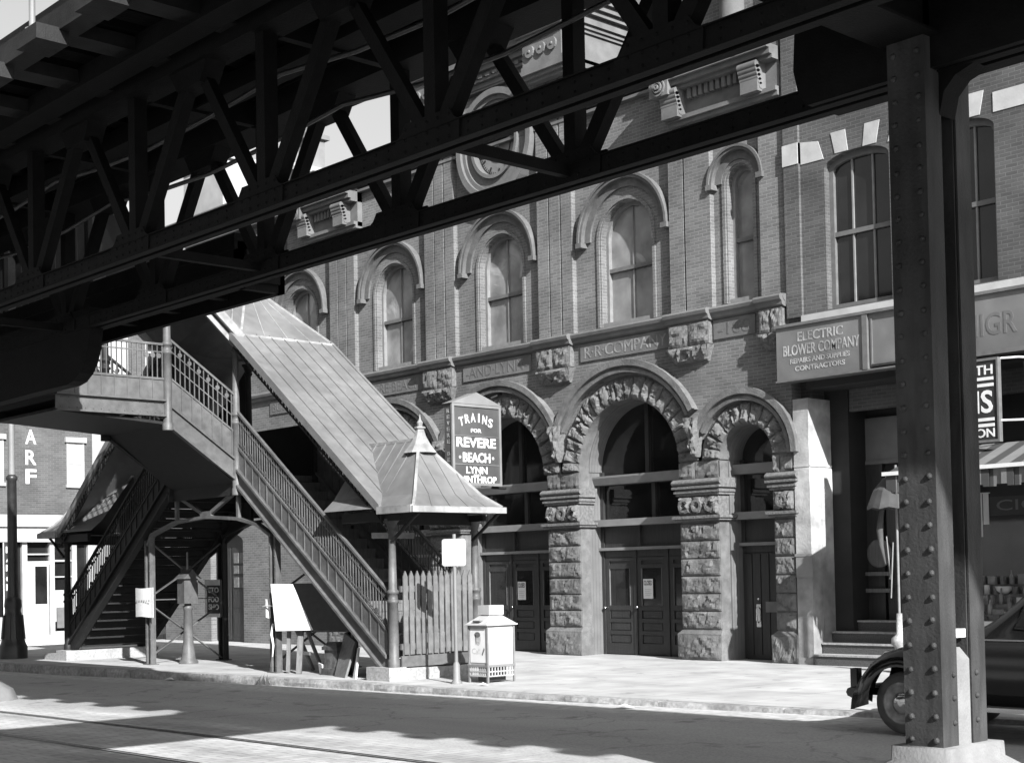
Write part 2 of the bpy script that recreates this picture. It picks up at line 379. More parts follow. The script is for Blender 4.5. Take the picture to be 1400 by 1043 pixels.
def text(s, loc, h, wid, m, parent, facing='-y', ext=.006, bold=0.0, name='lettering', tilt=0.0):
    """lettering as mesh: cap height h, fitted to width wid, centred at loc, standing on its face"""
    cu = bpy.data.curves.new(name, 'FONT'); cu.body = s; cu.size = 1; cu.extrude = .5; cu.offset = bold; cu.resolution_u = 3
    cu.align_x = 'LEFT'
    t = bpy.data.objects.new('tmp', cu); COL.objects.link(t)
    bpy.context.view_layer.update()
    me = bpy.data.meshes.new_from_object(t.evaluated_get(bpy.context.evaluated_depsgraph_get()))
    bpy.data.objects.remove(t)
    xs = [v.co.x for v in me.vertices]; ys = [v.co.y for v in me.vertices]
    x0, x1, y0, y1 = min(xs), max(xs), min(ys), max(ys)
    mb = B(); vs = []
    for v in me.vertices:
        a = (v.co.x - (x0 + x1) / 2) / max(1e-6, x1 - x0) * wid; b = (v.co.y - (y0 + y1) / 2) / max(1e-6, y1 - y0) * h; c = v.co.z * 2 * ext
        if tilt: a, b = a * math.cos(tilt) - b * math.sin(tilt), a * math.sin(tilt) + b * math.cos(tilt)
        vs.append({'-y': (loc[0] + a, loc[1] - c, loc[2] + b), '+x': (loc[0] + c, loc[1] + a, loc[2] + b)}[facing])
    mb.add(vs, [tuple(p.vertices) for p in me.polygons])
    bpy.data.meshes.remove(me)
    return mb.build(name, m, parent)
# === PARTS ===

# ---------------------------------------------------------------- setting
def lerp_tab(tab, x):
    if x <= tab[0][0]: return tab[0][1]
    for (a, b), (c, d) in zip(tab, tab[1:]):
        if x <= c: return b + (d - b) * (x - a) / (c - a)
    return tab[-1][1]
KT = [(-60, 12.6), (-40, 12.75), (-28.4, 13.4), (-24, 13.92), (-20, 14.12), (-15.5, 14.2), (-9.8, 14.66), (-8.5, 15.0), (40, 15.6)]
ZT = [(-60, -.18), (-28, -.165), (-22, -.13), (-16, -.085), (-10, -.06), (40, -.06)]
kerbY = lambda x: lerp_tab(KT, x)
streetZ = lambda x: lerp_tab(ZT, x)
xs = sorted(set([-60 + 1.0 * i for i in range(101)]))
b = B(); b.box(-400, 300, -300, 400, -1.2, -.6); b.build('ground', ROOFT, kind='structure')
b = B()
for x0, x1 in zip(xs, xs[1:]):
    b.add([(x0, -40, streetZ(x0)), (x1, -40, streetZ(x1)), (x1, kerbY(x1) + .1, streetZ(x1)), (x0, kerbY(x0) + .1, streetZ(x0))], [(0, 1, 2, 3)])
b.add([(-60, 12, -.185), (-38.9, 12, -.185), (-38.9, 70, -.185), (-60, 70, -.185)], [(0, 1, 2, 3)])
b.build('street', STREET, kind='structure')
b = B()
for x0, x1 in zip(xs, xs[1:]):
    if x0 < -39: continue
    b.add([(x0, kerbY(x0) + .2, 0), (x1, kerbY(x1) + .2, 0), (x1, 23.5, 0), (x0, 23.5, 0)], [(0, 1, 2, 3)])
b.build('sidewalk', PAVE, kind='structure')
b = B(); b.box(-70, -43.2, 12.6, 40, -.5, -.02); b.build('sidewalk', PAVE, kind='structure')
b = B(); rk = random.Random(3); x = -39.0      # kerb stones of uneven length and rough face
while x < 38:
    L = rk.uniform(1.6, 2.6); x1 = x + L - .02
    ya, yb = kerbY(x), kerbY(x1); dz = rk.uniform(-.006, .004)
    n = 12
    f = lambda u, v, x=x, x1=x1, ya=ya, yb=yb, dz=dz: (x + (x1 - x) * u, ya + (yb - ya) * u + .02, -.3 + (.3 + dz) * v)
    b.rough(f, n, 5, .03, .2, rng=rk)
    b.add([(x, ya + .02, dz), (x1, yb + .02, dz), (x1, yb + .24, dz + .004), (x, ya + .24, dz + .004)], [(0, 1, 2, 3)])
    x += L
b.build('kerb', KERB, kind='structure')
for j, y in enumerate((7.28, 8.72)):
    b = B()
    for x0, x1 in zip(xs, xs[1:]):
        for (ya, yb, dz) in ((y, y + .05, .006), (y + .09, y + .12, .005)):
            b.add([(x0, ya, streetZ(x0) + dz), (x1, ya, streetZ(x1) + dz), (x1, yb, streetZ(x1) + dz), (x0, yb, streetZ(x0) + dz)], [(0, 1, 2, 3)])
    tag(b.build('tram_rail', IRON), ['grooved steel tram rail in the street, the one nearer the camera', 'grooved steel tram rail in the street, the one nearer the sidewalk'][j], 'rail', 'tram rails in the street')

# ---------------------------------------------------------------- station building
YF = 21.5; YR = 21.62
st = thing('station_building', 'long brick railway station with stone arches at street level and a round clock above', 'building', (-27, 26, 0))
BAYS = [-27.62, -23.8, -20.02]; HW = 1.365
PILS = [(-30.1, -29.06), (-26.3, -25.24), (-22.48, -21.44), (-18.75, -17.72), (-16.55, -16.0)]
PIERS = [(-30.2, -29.0), (-26.27, -25.17), (-22.33, -21.38), (-18.65, -17.68), (-16.40, -15.93)]
# upper walls
W0 = -31.55
b = B()
b.wall(-38.6, -29.06, 6.66, 11.3, YR, .3, [(-35.6, .7, 6.72, 8.5, .7), (W0, .7, 6.72, 8.5, .7)])
b.wall(-29.06, -18.2, 6.66, 9.9, YR, .3, [(c, .7, 6.72, 8.5, .7) for c in BAYS])
b.wall(-18.2, -16.0, 6.66, 10.4, YR, .3, [(-17.1, .3, 6.72, 8.98, .3)])
b.box(-29.06, -17.9, YR, YR + .3, 9.9, 11.3); b.box(-26.4, -21.35, YR, YR + .3, 11.3, 12.66); b.box(-18.2, -16.0, YR, YR + .3, 10.4, 11.6)
# street-level wall above the arches
SP = 3.8
def spandrel(x0, x1, cx, r):
    b.wall(x0, x1, SP, 6.45, YF + .02, .3, [(cx, r, SP, SP, r)], n=40)
mid = [-30.0, (-27.62 - 23.8) / 2, (-23.8 - 20.02) / 2, -18.16, -15.95]
for (x0, x1), cx, r in zip(zip(mid, mid[1:]), BAYS + [-17.03], [1.88, 1.88, 1.85, 1.05]): spandrel(x0, x1, cx, r)
b.wall(-38.6, -30.0, 0, 6.45, YF + .02, .3, [(-35.2, .85, 0, 2.75, .25)])
b.build('brick_wall', BRICK, st)
b = B(); b.box(-38.6, -38.3, YR + .3, 34, 0, 11.3); b.box(-16.3, -16.05, YR + .3, 34, 0, 11.5); b.box(-38.6, -16.05, 33.7, 34, 0, 11.3); b.build('side_wall', BRICK, st)
b = B(); b.box(-38.3, -16.3, YR + .6, YR + .75, 0, 11.2); b.build('inner_partition', DARKIN, st)
b = B(); b.box(-38.7, -29.1, 21.9, 34.1, 11.5, 11.62); b.hexa([(-26.4, 21.7, 13.2), (-21.3, 21.7, 13.2), (-21.3, 34, 13.2), (-26.4, 34, 13.2), (-25.5, 25, 15.3), (-22.2, 25, 15.3), (-22.2, 33, 15.3), (-25.5, 33, 15.3)]); b.box(-29.2, -16.1, 21.9, 34.1, 11.4, 11.5)
b.build('roof', ROOFT, st)
# pilasters with sunk grooves
for i, (a, c) in enumerate(PILS):
    b = B(); top = 12.4 if i in (1, 2) else 10.9
    gs = [] if i == 4 else [a + (c - a) * t for t in (.34, .68)]
    if i == 3: gs = [a + (c - a) * .37]
    cur = a
    for g in gs: b.box(cur, g - .022, YF, YR + .02, 6.66, top); cur = g + .022
    b.box(cur, c, YF, YR + .02, 6.66, top)
    b.build('pilaster', BRICK, st)
# string course and corbels
b = B(); cur = -38.6
prof = [(0, 6.44), (-.07, 6.47), (-.08, 6.53), (-.13, 6.56), (-.15, 6.62), (-.12, 6.66), (.14, 6.68), (.14, 6.44)]
def course(x0, x1, dy):
    b.prism([(YF + dy + u, v) for u, v in prof], 'x', x0, x1)
for a, c in PILS + [(-15.96, -15.96)]:
    if a > cur: course(cur, a - .03 if a != c else a, 0)
    if a != c: course(a - .03, c + .03, -.1)
    cur = c + .03
b.build('string_course', DRESS, st)
for i, (a, c) in enumerate(PILS):
    b = B(); rr = random.Random(20 + i)
    a2, c2 = a + .02, c - .02
    b.box(a2, c2, YF - .12, YF + .05, 6.0, 6.44)
    m_ = (a2 + c2) / 2
    for q0, q1 in ((a2, m_ - .01), (m_ + .01, c2)): b.rough(lambda u, v: (q0 + (q1 - q0) * u, YF - .13, 6.0 + .43 * v), 8, 8, .05, .02, rng=rr)
    b.hexa([(a2 + .1, YF - .02, 5.68), (c2 - .1, YF - .02, 5.68), (c2 - .06, YF + .05, 5.68), (a2 + .06, YF + .05, 5.68), (a2 - .03, YF - .2, 5.98), (c2 + .03, YF - .2, 5.98), (c2 + .03, YF + .05, 5.98), (a2 - .03, YF + .05, 5.98)])
    b.rough(lambda u, v: (a2 + .09 * (1 - v) + (c2 - a2 - .18 * (1 - v)) * u, YF - .04 - .17 * v, 5.69 + .28 * v), 16, 9, .11, .02, nrm=Vector((0, -.9, -.3)), rng=rr)
    b.build('corbel', CARVE, st)
# carved frieze lettering
for s, x, wd in (('BOSTON·', -32.0, 1.5), ('REVERE·BEACH', -27.68, 2.3), ('-AND·LYNN-', -23.86, 2.0), ('R·R·COMPANY', -20.0, 2.25), ('-188', -17.2, .75)):
    b = B(); b.box(x - wd / 2 - .12, x + wd / 2 + .12, YF - .012, YF + .03, 6.06, 6.42); fp = b.build('frieze_panel', DRESS, st)
    text(s, (x, YF - .013, 6.24), .23, wd, LETC if s != 'R·R·COMPANY' else mat('letter_whitened', .16, .9, .6, 9), fp, ext=.005)
# upper windows
BRICKS = mat('rubbed_brick', .1, .85, .2, 10, .2, 40, stain=.2, spec=.2)
def upper_window(cx, hw, zs, zb=6.72, y=YR):
    wn = B()
    wn.arch(cx, zs, hw - .07, hw + .0, y + .16, y + .28, 0, PI, 24)
    wn.box(cx - hw, cx - hw + .07, y + .16, y + .28, zb + .08, zs); wn.box(cx + hw - .07, cx + hw, y + .16, y + .28, zb + .08, zs)
    wn.box(cx - hw, cx + hw, y + .02, y + .28, zb - .02, zb + .08)
    o = wn.build('window', FRAMEL, st)
    g = B(); g.panel_fill(cx, hw - .05, zb + .05, zs, hw - .05, y + .25); g.build('glass_pane', GLASS, o)
    zr = zb + (zs + hw - zb) * .47
    g = B(); g.box(cx - hw + .05, cx + hw - .05, y + .17, y + .26, zr - .04, zr + .04); g.build('meeting_rail', FRAME, o)
    if hw > .5:
        g = B(); g.box(cx - .018, cx + .018, y + .215, y + .255, zb + .08, zs + hw - .08); g.build('glazing_bar', FRAMEL, o)
    # mouldings in the brick reveal
    g = B(); g.arch(cx, zs, hw + .03, hw + .1, y - .03, y + .02, 0, PI, 28)
    for sx in (-1, 1): g.box(cx + sx * (hw + .03), cx + sx * (hw + .1), y - .03, y + .02, zb, zs)
    g.build('window_surround', BRICK, o)
def hood(cx, cz, r0, r1, y0, y1, a0=0, a1=PI, n=36, ends=True):
    h = B(); h.arch(cx, cz, r0, r1, y0 + .04, y1, a0, a1, n); h.arch(cx, cz, r1 - .09, r1 + .03, y0 - .03, y0 + .05, a0, a1, n)
    h.arch(cx, cz, r0 - .02, r0 + .05, y0 + .02, y0 + .05, a0, a1, n)
    if ends:
        rm = (r0 + r1) / 2
        for sx in (-1, 1): h.box(cx + sx * (r0 - .02), cx + sx * (r1 + .05), y0 - .05, y1, cz - .09, cz)
    return h.build('hood_mould', STONE, st)
def slim_hood(cx, cz, r, w):
    h = B(); h.arch(cx, cz, r - w, r, YF - .03, YR + .01, 0, PI, 40); h.arch(cx, cz, r - .04, r + .012, YF - .06, YF - .02, 0, PI, 40)
    for sx in (-1, 1): h.box(cx + sx * (r - w - .03), cx + sx * (r + .03), YF - .07, YR + .01, cz - .1, cz)
    h.build('hood_mould', BRICKS, st)
    h = B(); h.arch(cx, cz, r - w - .16, r - w, YF + .07, YR + .01, 0, PI, 36); h.build('brick_arch', BRICKS, st)
for c in (-35.6, W0) + tuple(BAYS): upper_window(c, .7, 8.5); slim_hood(c, 8.52, 1.22, .1)
upper_window(-17.1, .3, 8.98); slim_hood(-17.1, 9.0, .64, .09)

# street-level arches: stone piers, voussoirs, hoods
for i, (a, c) in enumerate(PIERS):
    rr = random.Random(50 + i)
    b = B(); b.box(a + .015, c, YF + .02, YF + .3, .57, 2.66); b.box(a + .015, c, YF + .02, YF + .3, 3.44, SP + .4)
    z = .6
    while z < 2.6:
        z1 = z + .335
        f = lambda u, v: (a + .01 + (c - a - .02) * u, YF + .0, z + .012 + .31 * v)
        b.rough(f, 22, 9, .05, .05, rng=rr, freq=5); z = z1
    for k in range(2):
        z = 3.47 + k * .2; m_ = (a + c) / 2 + (.1 if k else -.08)
        for q0, q1 in ((a, m_ - .01), (m_ + .01, c)):
            if k == 0 and (c - a) > 0: b.rough(lambda u, v: (q0 + (q1 - q0) * u, YF, z + .31 * v), 7, 6, .035, .05, rng=rr)
    pr = b.build('pier', STONE, st)
    b = B(); b.box(a - .09, c + .02, YF - .04, YF + .32, 0, .5)
    b.hexa([(a - .09, YF - .04, .5), (c + .02, YF - .04, .5), (c + .02, YF + .32, .5), (a - .09, YF + .32, .5), (a, YF + .03, .585), (c, YF + .03, .585), (c, YF + .32, .585), (a, YF + .32, .585)])
    b.rough(lambda u, v: (a - .08 + (c - a + .09) * u, YF - .05, .02 + .46 * v), 20, 10, .035, .02, rng=rr)
    b.build('pier_base', STONE, pr)
    b = B()
    b.box(a + .0, c, YF + .0, YF + .42, 2.7, 3.2)
    for (z0, z1, o) in ((2.655, 2.7, .07), (2.7, 2.755, .11), (3.14, 3.19, .05), (3.19, 3.235, .08), (3.275, 3.32, .11)): b.box(a - o, c + o, YF - o, YF + .42, z0, z1)
    b.box(a - .06, c + .06, YF - .06, YF + .42, 3.2, 3.46)
    n = 8; pr_ = [(.12 - .07 * (1 - math.sin(PI * k / n)) , 3.32 + .14 * k / n) for k in range(n + 1)]
    poly = [(YF - o, z) for o, z in pr_] + [(YF + .42, 3.46), (YF + .42, 3.32)]
    b.prism(poly, 'x', a - .11, c + .11)
    nb = max(1, int((c - a) / .3))
    for k in range(nb):
        u0, u1 = a + (c - a) * k / nb, a + (c - a) * (k + 1) / nb
        b.rough(lambda u, v: (u0 + (u1 - u0) * u, YF - .01, 2.765 + .36 * v), 12, 12, .12 if k % 2 == 0 else .07, .01, rng=rr)
        b.arch((u0 + u1) / 2, 2.945, .075, .125, YF - .1, YF, 0, 2 * PI, 14)
        for q in range(5): b.arch((u0 + u1) / 2 + .1 * math.cos(q * 1.256), 2.945 + .1 * math.sin(q * 1.256), .012, .05, YF - .085, YF, 0, 2 * PI, 8)
    b.build('capital', CARVE, pr)
    # springer carving where two hoods meet
    cx = (a + c) / 2 if i < 4 else a + .35
    if i in (1, 2, 3):
        b = B(); jx = mid[i]; jz = 4.78 if i < 3 else 4.62
        b.hexa([(jx - .05, YF - .08, jz - .75), (jx + .05, YF - .08, jz - .75), (jx + .05, YF + .03, jz - .75), (jx - .05, YF + .03, jz - .75), (jx - .16, YF - .2, jz), (jx + .16, YF - .2, jz), (jx + .16, YF + .03, jz), (jx - .16, YF + .03, jz)])
        b.rough(lambda u, v: (jx - .05 - .13 * v + (.1 + .26 * v) * u, YF - .1 - .12 * v, jz - .75 + .75 * v), 7, 12, .12, .02, rng=rr)
        b.build('hood_stop', CARVE, pr)
def arch_ring(cx, r, R_, nv, seed):
    b = B(); rr = random.Random(seed)
    b.arch(cx, SP, r, R_ + .06, YF + .03, YF + .3, 0, PI, 40)
    ang = [0]
    ws = [rr.uniform(.75, 1.25) for _ in range(nv)]; t = sum(ws)
    for q in ws: ang.append(ang[-1] + PI * q / t)
    for a0, a1 in zip(ang, ang[1:]):
        g = .012 / r
        ro = R_ - rr.uniform(0, .07)
        f = lambda u, v: (cx + (r + (ro - r) * v) * math.cos(a1 - g - (a1 - a0 - 2 * g) * u), YF + .01, SP + (r + (ro - r) * v) * math.sin(a1 - g - (a1 - a0 - 2 * g) * u))
        b.rough(f, 8, 14, .085, .06, rng=rr, freq=5)
    return b.build('arch_ring', STONE, st)
for k, cx in enumerate(BAYS): arch_ring(cx, HW, 1.86, 21, 80 + k)
arch_ring(-17.03, .62, 1.04, 11, 90)
def cut(cx, R_, x): return math.acos(max(-1, min(1, (x - cx) / R_)))
for i, cx in enumerate(BAYS):
    hood(cx, SP, 1.92, 2.12, YF - .16, YF + .04, cut(cx, 2.1, mid[i + 1]), cut(cx, 2.1, mid[i]) if i else 2.7, 44, False)
hood(-17.03, SP, 1.06, 1.25, YF - .14, YF + .04, .0, cut(-17.03, 1.22, -18.1), 32, False)

# entrance infill
YD = 22.15
def leaf(x0, x1, z1, knob=None, pl=False):
    d = B(); s = .11
    d.box(x0, x0 + s, YD, YD + .05, 0.02, z1); d.box(x1 - s, x1, YD, YD + .05, 0.02, z1)
    for z0, z2 in ((.02, .24), (.42, .5), (.67, .75), (.92, 1.02), (1.78, 1.86), (z1 - .07, z1)):
        if z2 > z1: continue
        d.box(x0 + s, x1 - s, YD, YD + .05, z0, z2)
    d.box(x0 + s, x1 - s, YD + .03, YD + .045, .2, 1.0); d.box(x0 + s, x1 - s, YD + .03, YD + .045, 1.8, z1 - .02)
    for z0, z2 in ((.26, .40), (.52, .65), (.77, .90)): d.box(x0 + s + .03, x1 - s - .03, YD + .012, YD + .04, z0, z2)
    o = d.build('door', WOOD, st)
    g = B(); g.box(x0 + s, x1 - s, YD + .025, YD + .035, 1.0, 1.8); g.build('glass_pane', GLASSD, o)
    for q in (x0 + s, x1 - s - .012): g = B(); g.box(q, q + .012, YD - .006, YD + .03, 1.02, 1.78); g.build('glazing_bead', FRAME, o)
    if knob is not None:
        g = B(); g.lathe([(.012, 0), (.012, -.04), (.03, -.05), (.034, -.07), (.02, -.09)], (knob, YD, .98), 10, 'y'); g.build('door_knob', CHROME, o)
    return o
def entrance(cx, hw):
    x0, x1 = cx - hw, cx + hw
    b = B()   # timber reveal linings
    for q in (x0 - .04, x1): b.box(q, q + .04, YF + .3, YD + .1, 0, SP)
    b.arch(cx, SP, hw - .02, hw + .05, YF + .3, YD + .1, 0, PI, 28)
    fr = b.build('entrance_frame', LINING, st)
    b = B()
    b.prism([(YD - .2, 3.52), (YD - .26, 3.66), (YD - .26, 3.7), (YD + .06, 3.7), (YD + .06, 3.52)], 'x', x0, x1); b.build('transom_bar', GPAINT, fr)
    for o_, za, zb_ in ((.22, 2.66, 2.8), (.1, 2.16, 2.22)): b = B(); b.box(x0, x1, YD - o_, YD + .06, za, zb_); b.build('transom_bar', GPAINT, fr)
    b = B()
    nn = 1 if hw > 1 else 0
    if nn:
        b.box(cx - .05, cx + .05, YD - .04, YD + .05, 3.7, SP + hw - .02); b.box(cx + .1, cx + .2, YD - .04, YD + .05, 2.8, 3.52); b.box(cx - .3, cx - .22, YD - .07, YD + .05, 2.2, 2.66)
    for q in (x0, x1 - .09): b.box(q, q + .09, YD - .03, YD + .05, 2.2, SP)
    b.box(x0, x1, YD - .005, YD + .05, 2.2, 2.66)
    b.build('mullion', WOOD, fr)
    b = B(); b.panel_fill(cx, hw, 3.6, SP, hw, YD + .03); b.box(x0, x1, YD + .03, YD + .04, 2.78, 3.54); b.build('fanlight', GLASSD, fr)
    b = B()
    if hw > 1:
        for t in (0, .34, .67, 1): b.box(x0 + (x1 - x0 - .08) * t, x0 + (x1 - x0 - .08) * t + .08, YD - .02, YD + .06, 0, 2.18)
    b.box(x0, x1, YD - .0, YD + .06, 2.02, 2.18)
    b.build('door_frame', WOOD, fr)
    if hw > 1:
        W = (x1 - x0 - .08)
        for t in range(3):
            q0 = x0 + W * (0, .34, .67)[t] + .085; q1 = x0 + W * (.34, .67, 1)[t] - .005
            leaf(q0, q1, 2.01, q0 + .04 if t < 2 else None)
for c in BAYS: entrance(c, HW)
entrance(-17.03, .62)
d = B(); d.box(-17.65, -16.41, YD, YD + .05, .02, 2.03)
for k in range(6): d.box(-17.6 + k * .2, -17.43 + k * .2, YD - .02, YD + .01, .1, 2.0)
o = d.build('door', WOOD, st)
g = B(); g.lathe([(.03, 0), (.03, -.02), (.018, -.03)], (-17.28, YD - .02, 1.15), 10, 'y'); g.box(-17.33, -17.23, YD - .035, YD - .02, .62, 1.05); g.tube([(-17.28, YD - .03, 1.0), (-17.28, YD - .1, .95), (-17.28, YD - .1, .75), (-17.28, YD - .03, .7)], .014); g.build('door_handle', CHROME, o)
g = B(); g.box(-17.1, -16.45, YD - .05, YD - .02, .9, 1.1); g.build('letter_plate', FRAME, o)
# left door under the staircase
d = B(); d.box(-36.05, -34.35, YF + .25, YF + .3, 0, 2.95); d.box(-36.05, -35.3, YF + .2, YF + .27, .05, 2.6); d.box(-35.2, -34.4, YF + .2, YF + .27, .05, 2.6)
for q0, q1 in ((-35.95, -35.4), (-35.12, -34.5)):
    for z0, z1 in ((.15, .8), (.95, 1.4)): d.box(q0, q1, YF + .18, YF + .21, z0, z1)
o = d.build('door', WOOD, st)
g = B()
for k in range(2):
    for z0, z1 in ((1.5, 1.78), (1.88, 2.1), (2.17, 2.45)): g.box(-35.08 + k * .3, -34.84 + k * .3, YF + .17, YF + .205, z0, z1)
g.build('glass_pane', mat('frosted_glass', .12, .3, .4, 9), o)

# clock
ck = B(); cx, cz = -23.74, 11.2
ck.arch(cx, cz, 1.08, 1.22, YF - .12, YR + .02, 0, 2 * PI, 64); ck.arch(cx, cz, .98, 1.08, YF - .05, YR + .02, 0, 2 * PI, 64)
ck.arch(cx, cz, .68, .76, YF - .08, YR + .02, 0, 2 * PI, 56)
co = ck.build('clock', DRESS, st)
g = B(); g.arch(cx, cz, .72, 1.0, YF - .01, YR, 0, 2 * PI, 60); g.build('clock_surround', mat('terracotta', .1, .85, .2, 12, .3, 40), co)
g = B(); g.lathe([(.7, 0), (.7, -.05)], (cx, YR + .03, cz), 56, 'y'); g.build('dial', mat('dial', .15, .5, .25, 5, stain=.2), co)
g = B()
for k in range(60):
    a = 2 * PI * k / 60; r0 = .6 if k % 5 else .52
    g.bar((cx + r0 * math.cos(a), YR - .03, cz + r0 * math.sin(a)), (cx + .645 * math.cos(a), YR - .03, cz + .645 * math.sin(a)), .012 if k % 5 else .04, .012, (0, 1, 0))
g.arch(cx, cz, .655, .67, YR - .035, YR - .02, 0, 2 * PI, 56); g.arch(cx, cz, .36, .375, YR - .035, YR - .02, 0, 2 * PI, 40)
g.build('hour_marks', LETD, co)
for dx, dz, ww in ((.55, .12, .035), (-.12, .06, .05)):
    g = B(); g.bar((cx - dx * .25, YR - .06, cz - dz * .25), (cx + dx, YR - .06, cz + dz), ww, .012, (0, 1, 0)); g.build('clock_hand', LETW, co)
# main cornice over the clock
b = B()
for (z0, z1, o) in ((12.55, 12.66, .02), (12.66, 12.72, .1), (12.78, 12.86, .08), (12.86, 12.98, .16), (12.98, 13.05, .24), (13.05, 13.2, .32)): b.box(-26.4, -21.35, YF - o, YR + .3, z0, z1)
b.box(-26.4, -21.35, YF, YR + .3, 12.5, 13.2)
for k in range(20): b.box(-26.3 + k * .24, -26.18 + k * .24, YF - .14, YF, 12.72, 12.79)
b.build('cornice', DRESS, st)
for (a, c) in ((-26.4, -25.14), (-22.58, -21.3)):
    b = B(); y0 = YF - .28
    yb = YF + 1.7; b.box(a + .05, c - .05, y0, yb, 12.5, 13.05)
    for (z0, z1, o) in ((12.15, 12.22, -.1), (12.22, 12.3, -.03), (12.3, 12.4, .04), (12.4, 12.5, 0), (13.05, 13.12, .05), (13.12, 13.2, .1), (13.2, 13.32, .16), (13.32, 13.4, .12), (13.4, 13.5, .22), (13.5, 13.62, .3), (13.62, 13.75, .38)): b.box(a - o, c + o, y0 - o, yb + o, z0, z1)
    b.box(a, c, y0 + .05, yb, 12.3, 14.6)
    for k in range(3): b.arch(a + .3 + k * .34, 12.77, .05, .13, y0 - .05, y0 + .02, 0, 2 * PI, 16); b.lathe([(.05, .02), (.045, -.05), (.02, -.07)], (a + .3 + k * .34, y0, 12.77), 10, 'y')
    for k in range(6): b.box(a + .05 + k * .2, a + .16 + k * .2, y0 - .15, y0, 13.32, 13.4)
    b.build('pilaster_cap', DRESS, st)
# side-bay cornices with scroll consoles and rosettes
def bay_cornice(x0, x1):
    b = B()
    b.box(x0 + .25, x1, YF - .02, YR + .02, 10.35, 11.6)
    for (z0, z1, o) in ((10.3, 10.38, .08), (10.38, 10.46, .14), (10.95, 11.02, .22), (11.02, 11.12, .3), (11.12, 11.2, .38), (11.5, 11.58, .25), (11.58, 11.66, .34)): b.box(x0 + .25 - o * .3, x1, YF - o, YR, z0, z1)
    n = int((x1 - x0 - 1.2) / .14)
    for k in range(n): b.box(x0 + .75 + k * .14, x0 + .83 + k * .14, YF - .12, YF, 10.75, 10.95)
    b.box(x0, x0 + .55, YF - .45, YR, 11.2, 11.3); b.box(x0 + .03, x0 + .5, YF - .4, YR, 10.85, 11.2)
    for q in (x0 + .42, x1 - .5):
        for k in range(6): b.lathe([(.075 - .003 * k, 0), (.075 - .003 * k, .42)], (q - .21, YF - .28 + .055 * k * .4, 10.9 - .075 * k), 12, 'x')
        b.box(q - .2, q + .2, YF - .27, YF, 10.42, 10.95)
    for q in (x0 + .27, x0 + .75, x1 - .62):
        for r in (.05, .11, .17): b.arch(q, 11.38 if q > x0 + .5 else 11.02, r - .03, r, YF - .5 + r * .4, YF - .1, 0, 2 * PI, 18)
    return b.build('bay_cornice', DRESS, st)
b = B(); b.box(-29.06, -18.0, YF - .05, YR + .35, 11.3, 11.42); b.box(-29.06, -18.0, YF - .02, YR + .35, 11.18, 11.24); b.build('coping', DRESS, st)
b = B(); b.box(-18.0, -16.15, YR + .1, YR + 1.6, 11.5, 13.2); b.build('parapet', BRICK, st)
b = B(); b.lathe([(.28, 11.66), (.25, 11.8), (.25, 12.9), (.32, 12.95), (.32, 13.1)], (-17.2, YR + .05, 0), 16); b.build('parapet_shaft', DRESS, st)
bay_cornice(-18.87, -16.02); bay_cornice(-31.3, -28.84)
# left wing eaves
b = B()
for (z0, z1, o) in ((10.9, 11.0, .06), (11.0, 11.2, .02), (11.2, 11.3, .2), (11.55, 11.65, .3), (11.65, 11.75, .42), (11.75, 11.9, .5)): b.box(-38.8, -30.0, YF - o, YR + .3, z0, z1)
b.box(-38.7, -30.0, YF - .1, YR + .3, 11.3, 11.55)
for k in range(30): b.box(-38.6 + k * .28, -38.46 + k * .28, YF - .28, YF - .1, 11.36, 11.52)
b.build('eaves_cornice', DRESS, st)
b = B(); b.prism([(-32.6, 11.9), (-30.9, 11.9), (-30.9, 12.05), (-31.75, 12.45), (-32.6, 12.05)], 'y', YF - .1, YF + 1.0)
b.prism([(-32.8, 12.0), (-31.75, 12.48), (-30.7, 12.0), (-30.7, 12.1), (-31.75, 12.6), (-32.8, 12.1)], 'y', YF - .3, YF + 1.0)
b.build('gable', CREAM, st)
b = B(); b.box(-32.25, -31.75, YF + .6, YF + 1.1, 11.9, 13.35); b.box(-32.35, -31.65, YF + .5, YF + 1.2, 13.35, 13.47); b.lathe([(.3, 0), (.27, .08), (.15, .22), (.02, .32)], (-32.0, YF + .85, 13.47), 8); b.build('chimney', GPAINT, st)
for q in (-37.5,): b = B(); b.box(q - 1.1, q + 1.1, YF + .8, YF + 3, 11.9, 13.9); b.box(q - 1.2, q + 1.2, YF + .7, YF + 3, 13.9, 14.0); b.build('dormer', CREAM, st)

# ---------------------------------------------------------------- neighbouring shop building
nb = thing('shop_building', 'brick shop building with white keystones next to the station at the right', 'building', (-9, 26, 0))
NW = [(-14.45, .66), (-12.5, .66), (-9.6, .66), (-7.4, .66), (-5.2, .66)]
b = B()
for z in (0, 6, 10.2): b.wall(-15.95, -3, 6.0 if z == 0 else z + .0, 6.0 if z == 0 else z + 4.2, YF, .3, [(c, h, z + .25, z + 2.75, .22) for c, h in NW] if z else ())
b.box(-15.95, -15.62, YF - .06, YF, 6.2, 14.4); b.build('brick_wall', BRICK2, nb)
b = B(); b.box(-15.95, -15.7, YF + .3, 34, 0, 14.4); b.box(-3.3, -3, YF + .3, 34, 0, 14.4); b.box(-15.9, -3, 33.7, 34, 0, 14.4); b.box(-15.6, -3.3, YF + .7, YF + .8, 4.5, 14.4); b.build('side_wall', BRICK2, nb)
b = B(); b.box(-16, -2.9, YF - .2, 34, 14.4, 14.6); b.box(-16, -2.9, YF - .4, YF + .2, 14.6, 14.9); b.build('roof', ROOFT, nb)
b = B(); b.box(-15.62, -3, YF - .09, YF + .05, 6.06, 6.21); b.build('sill_course', WHITE, nb)
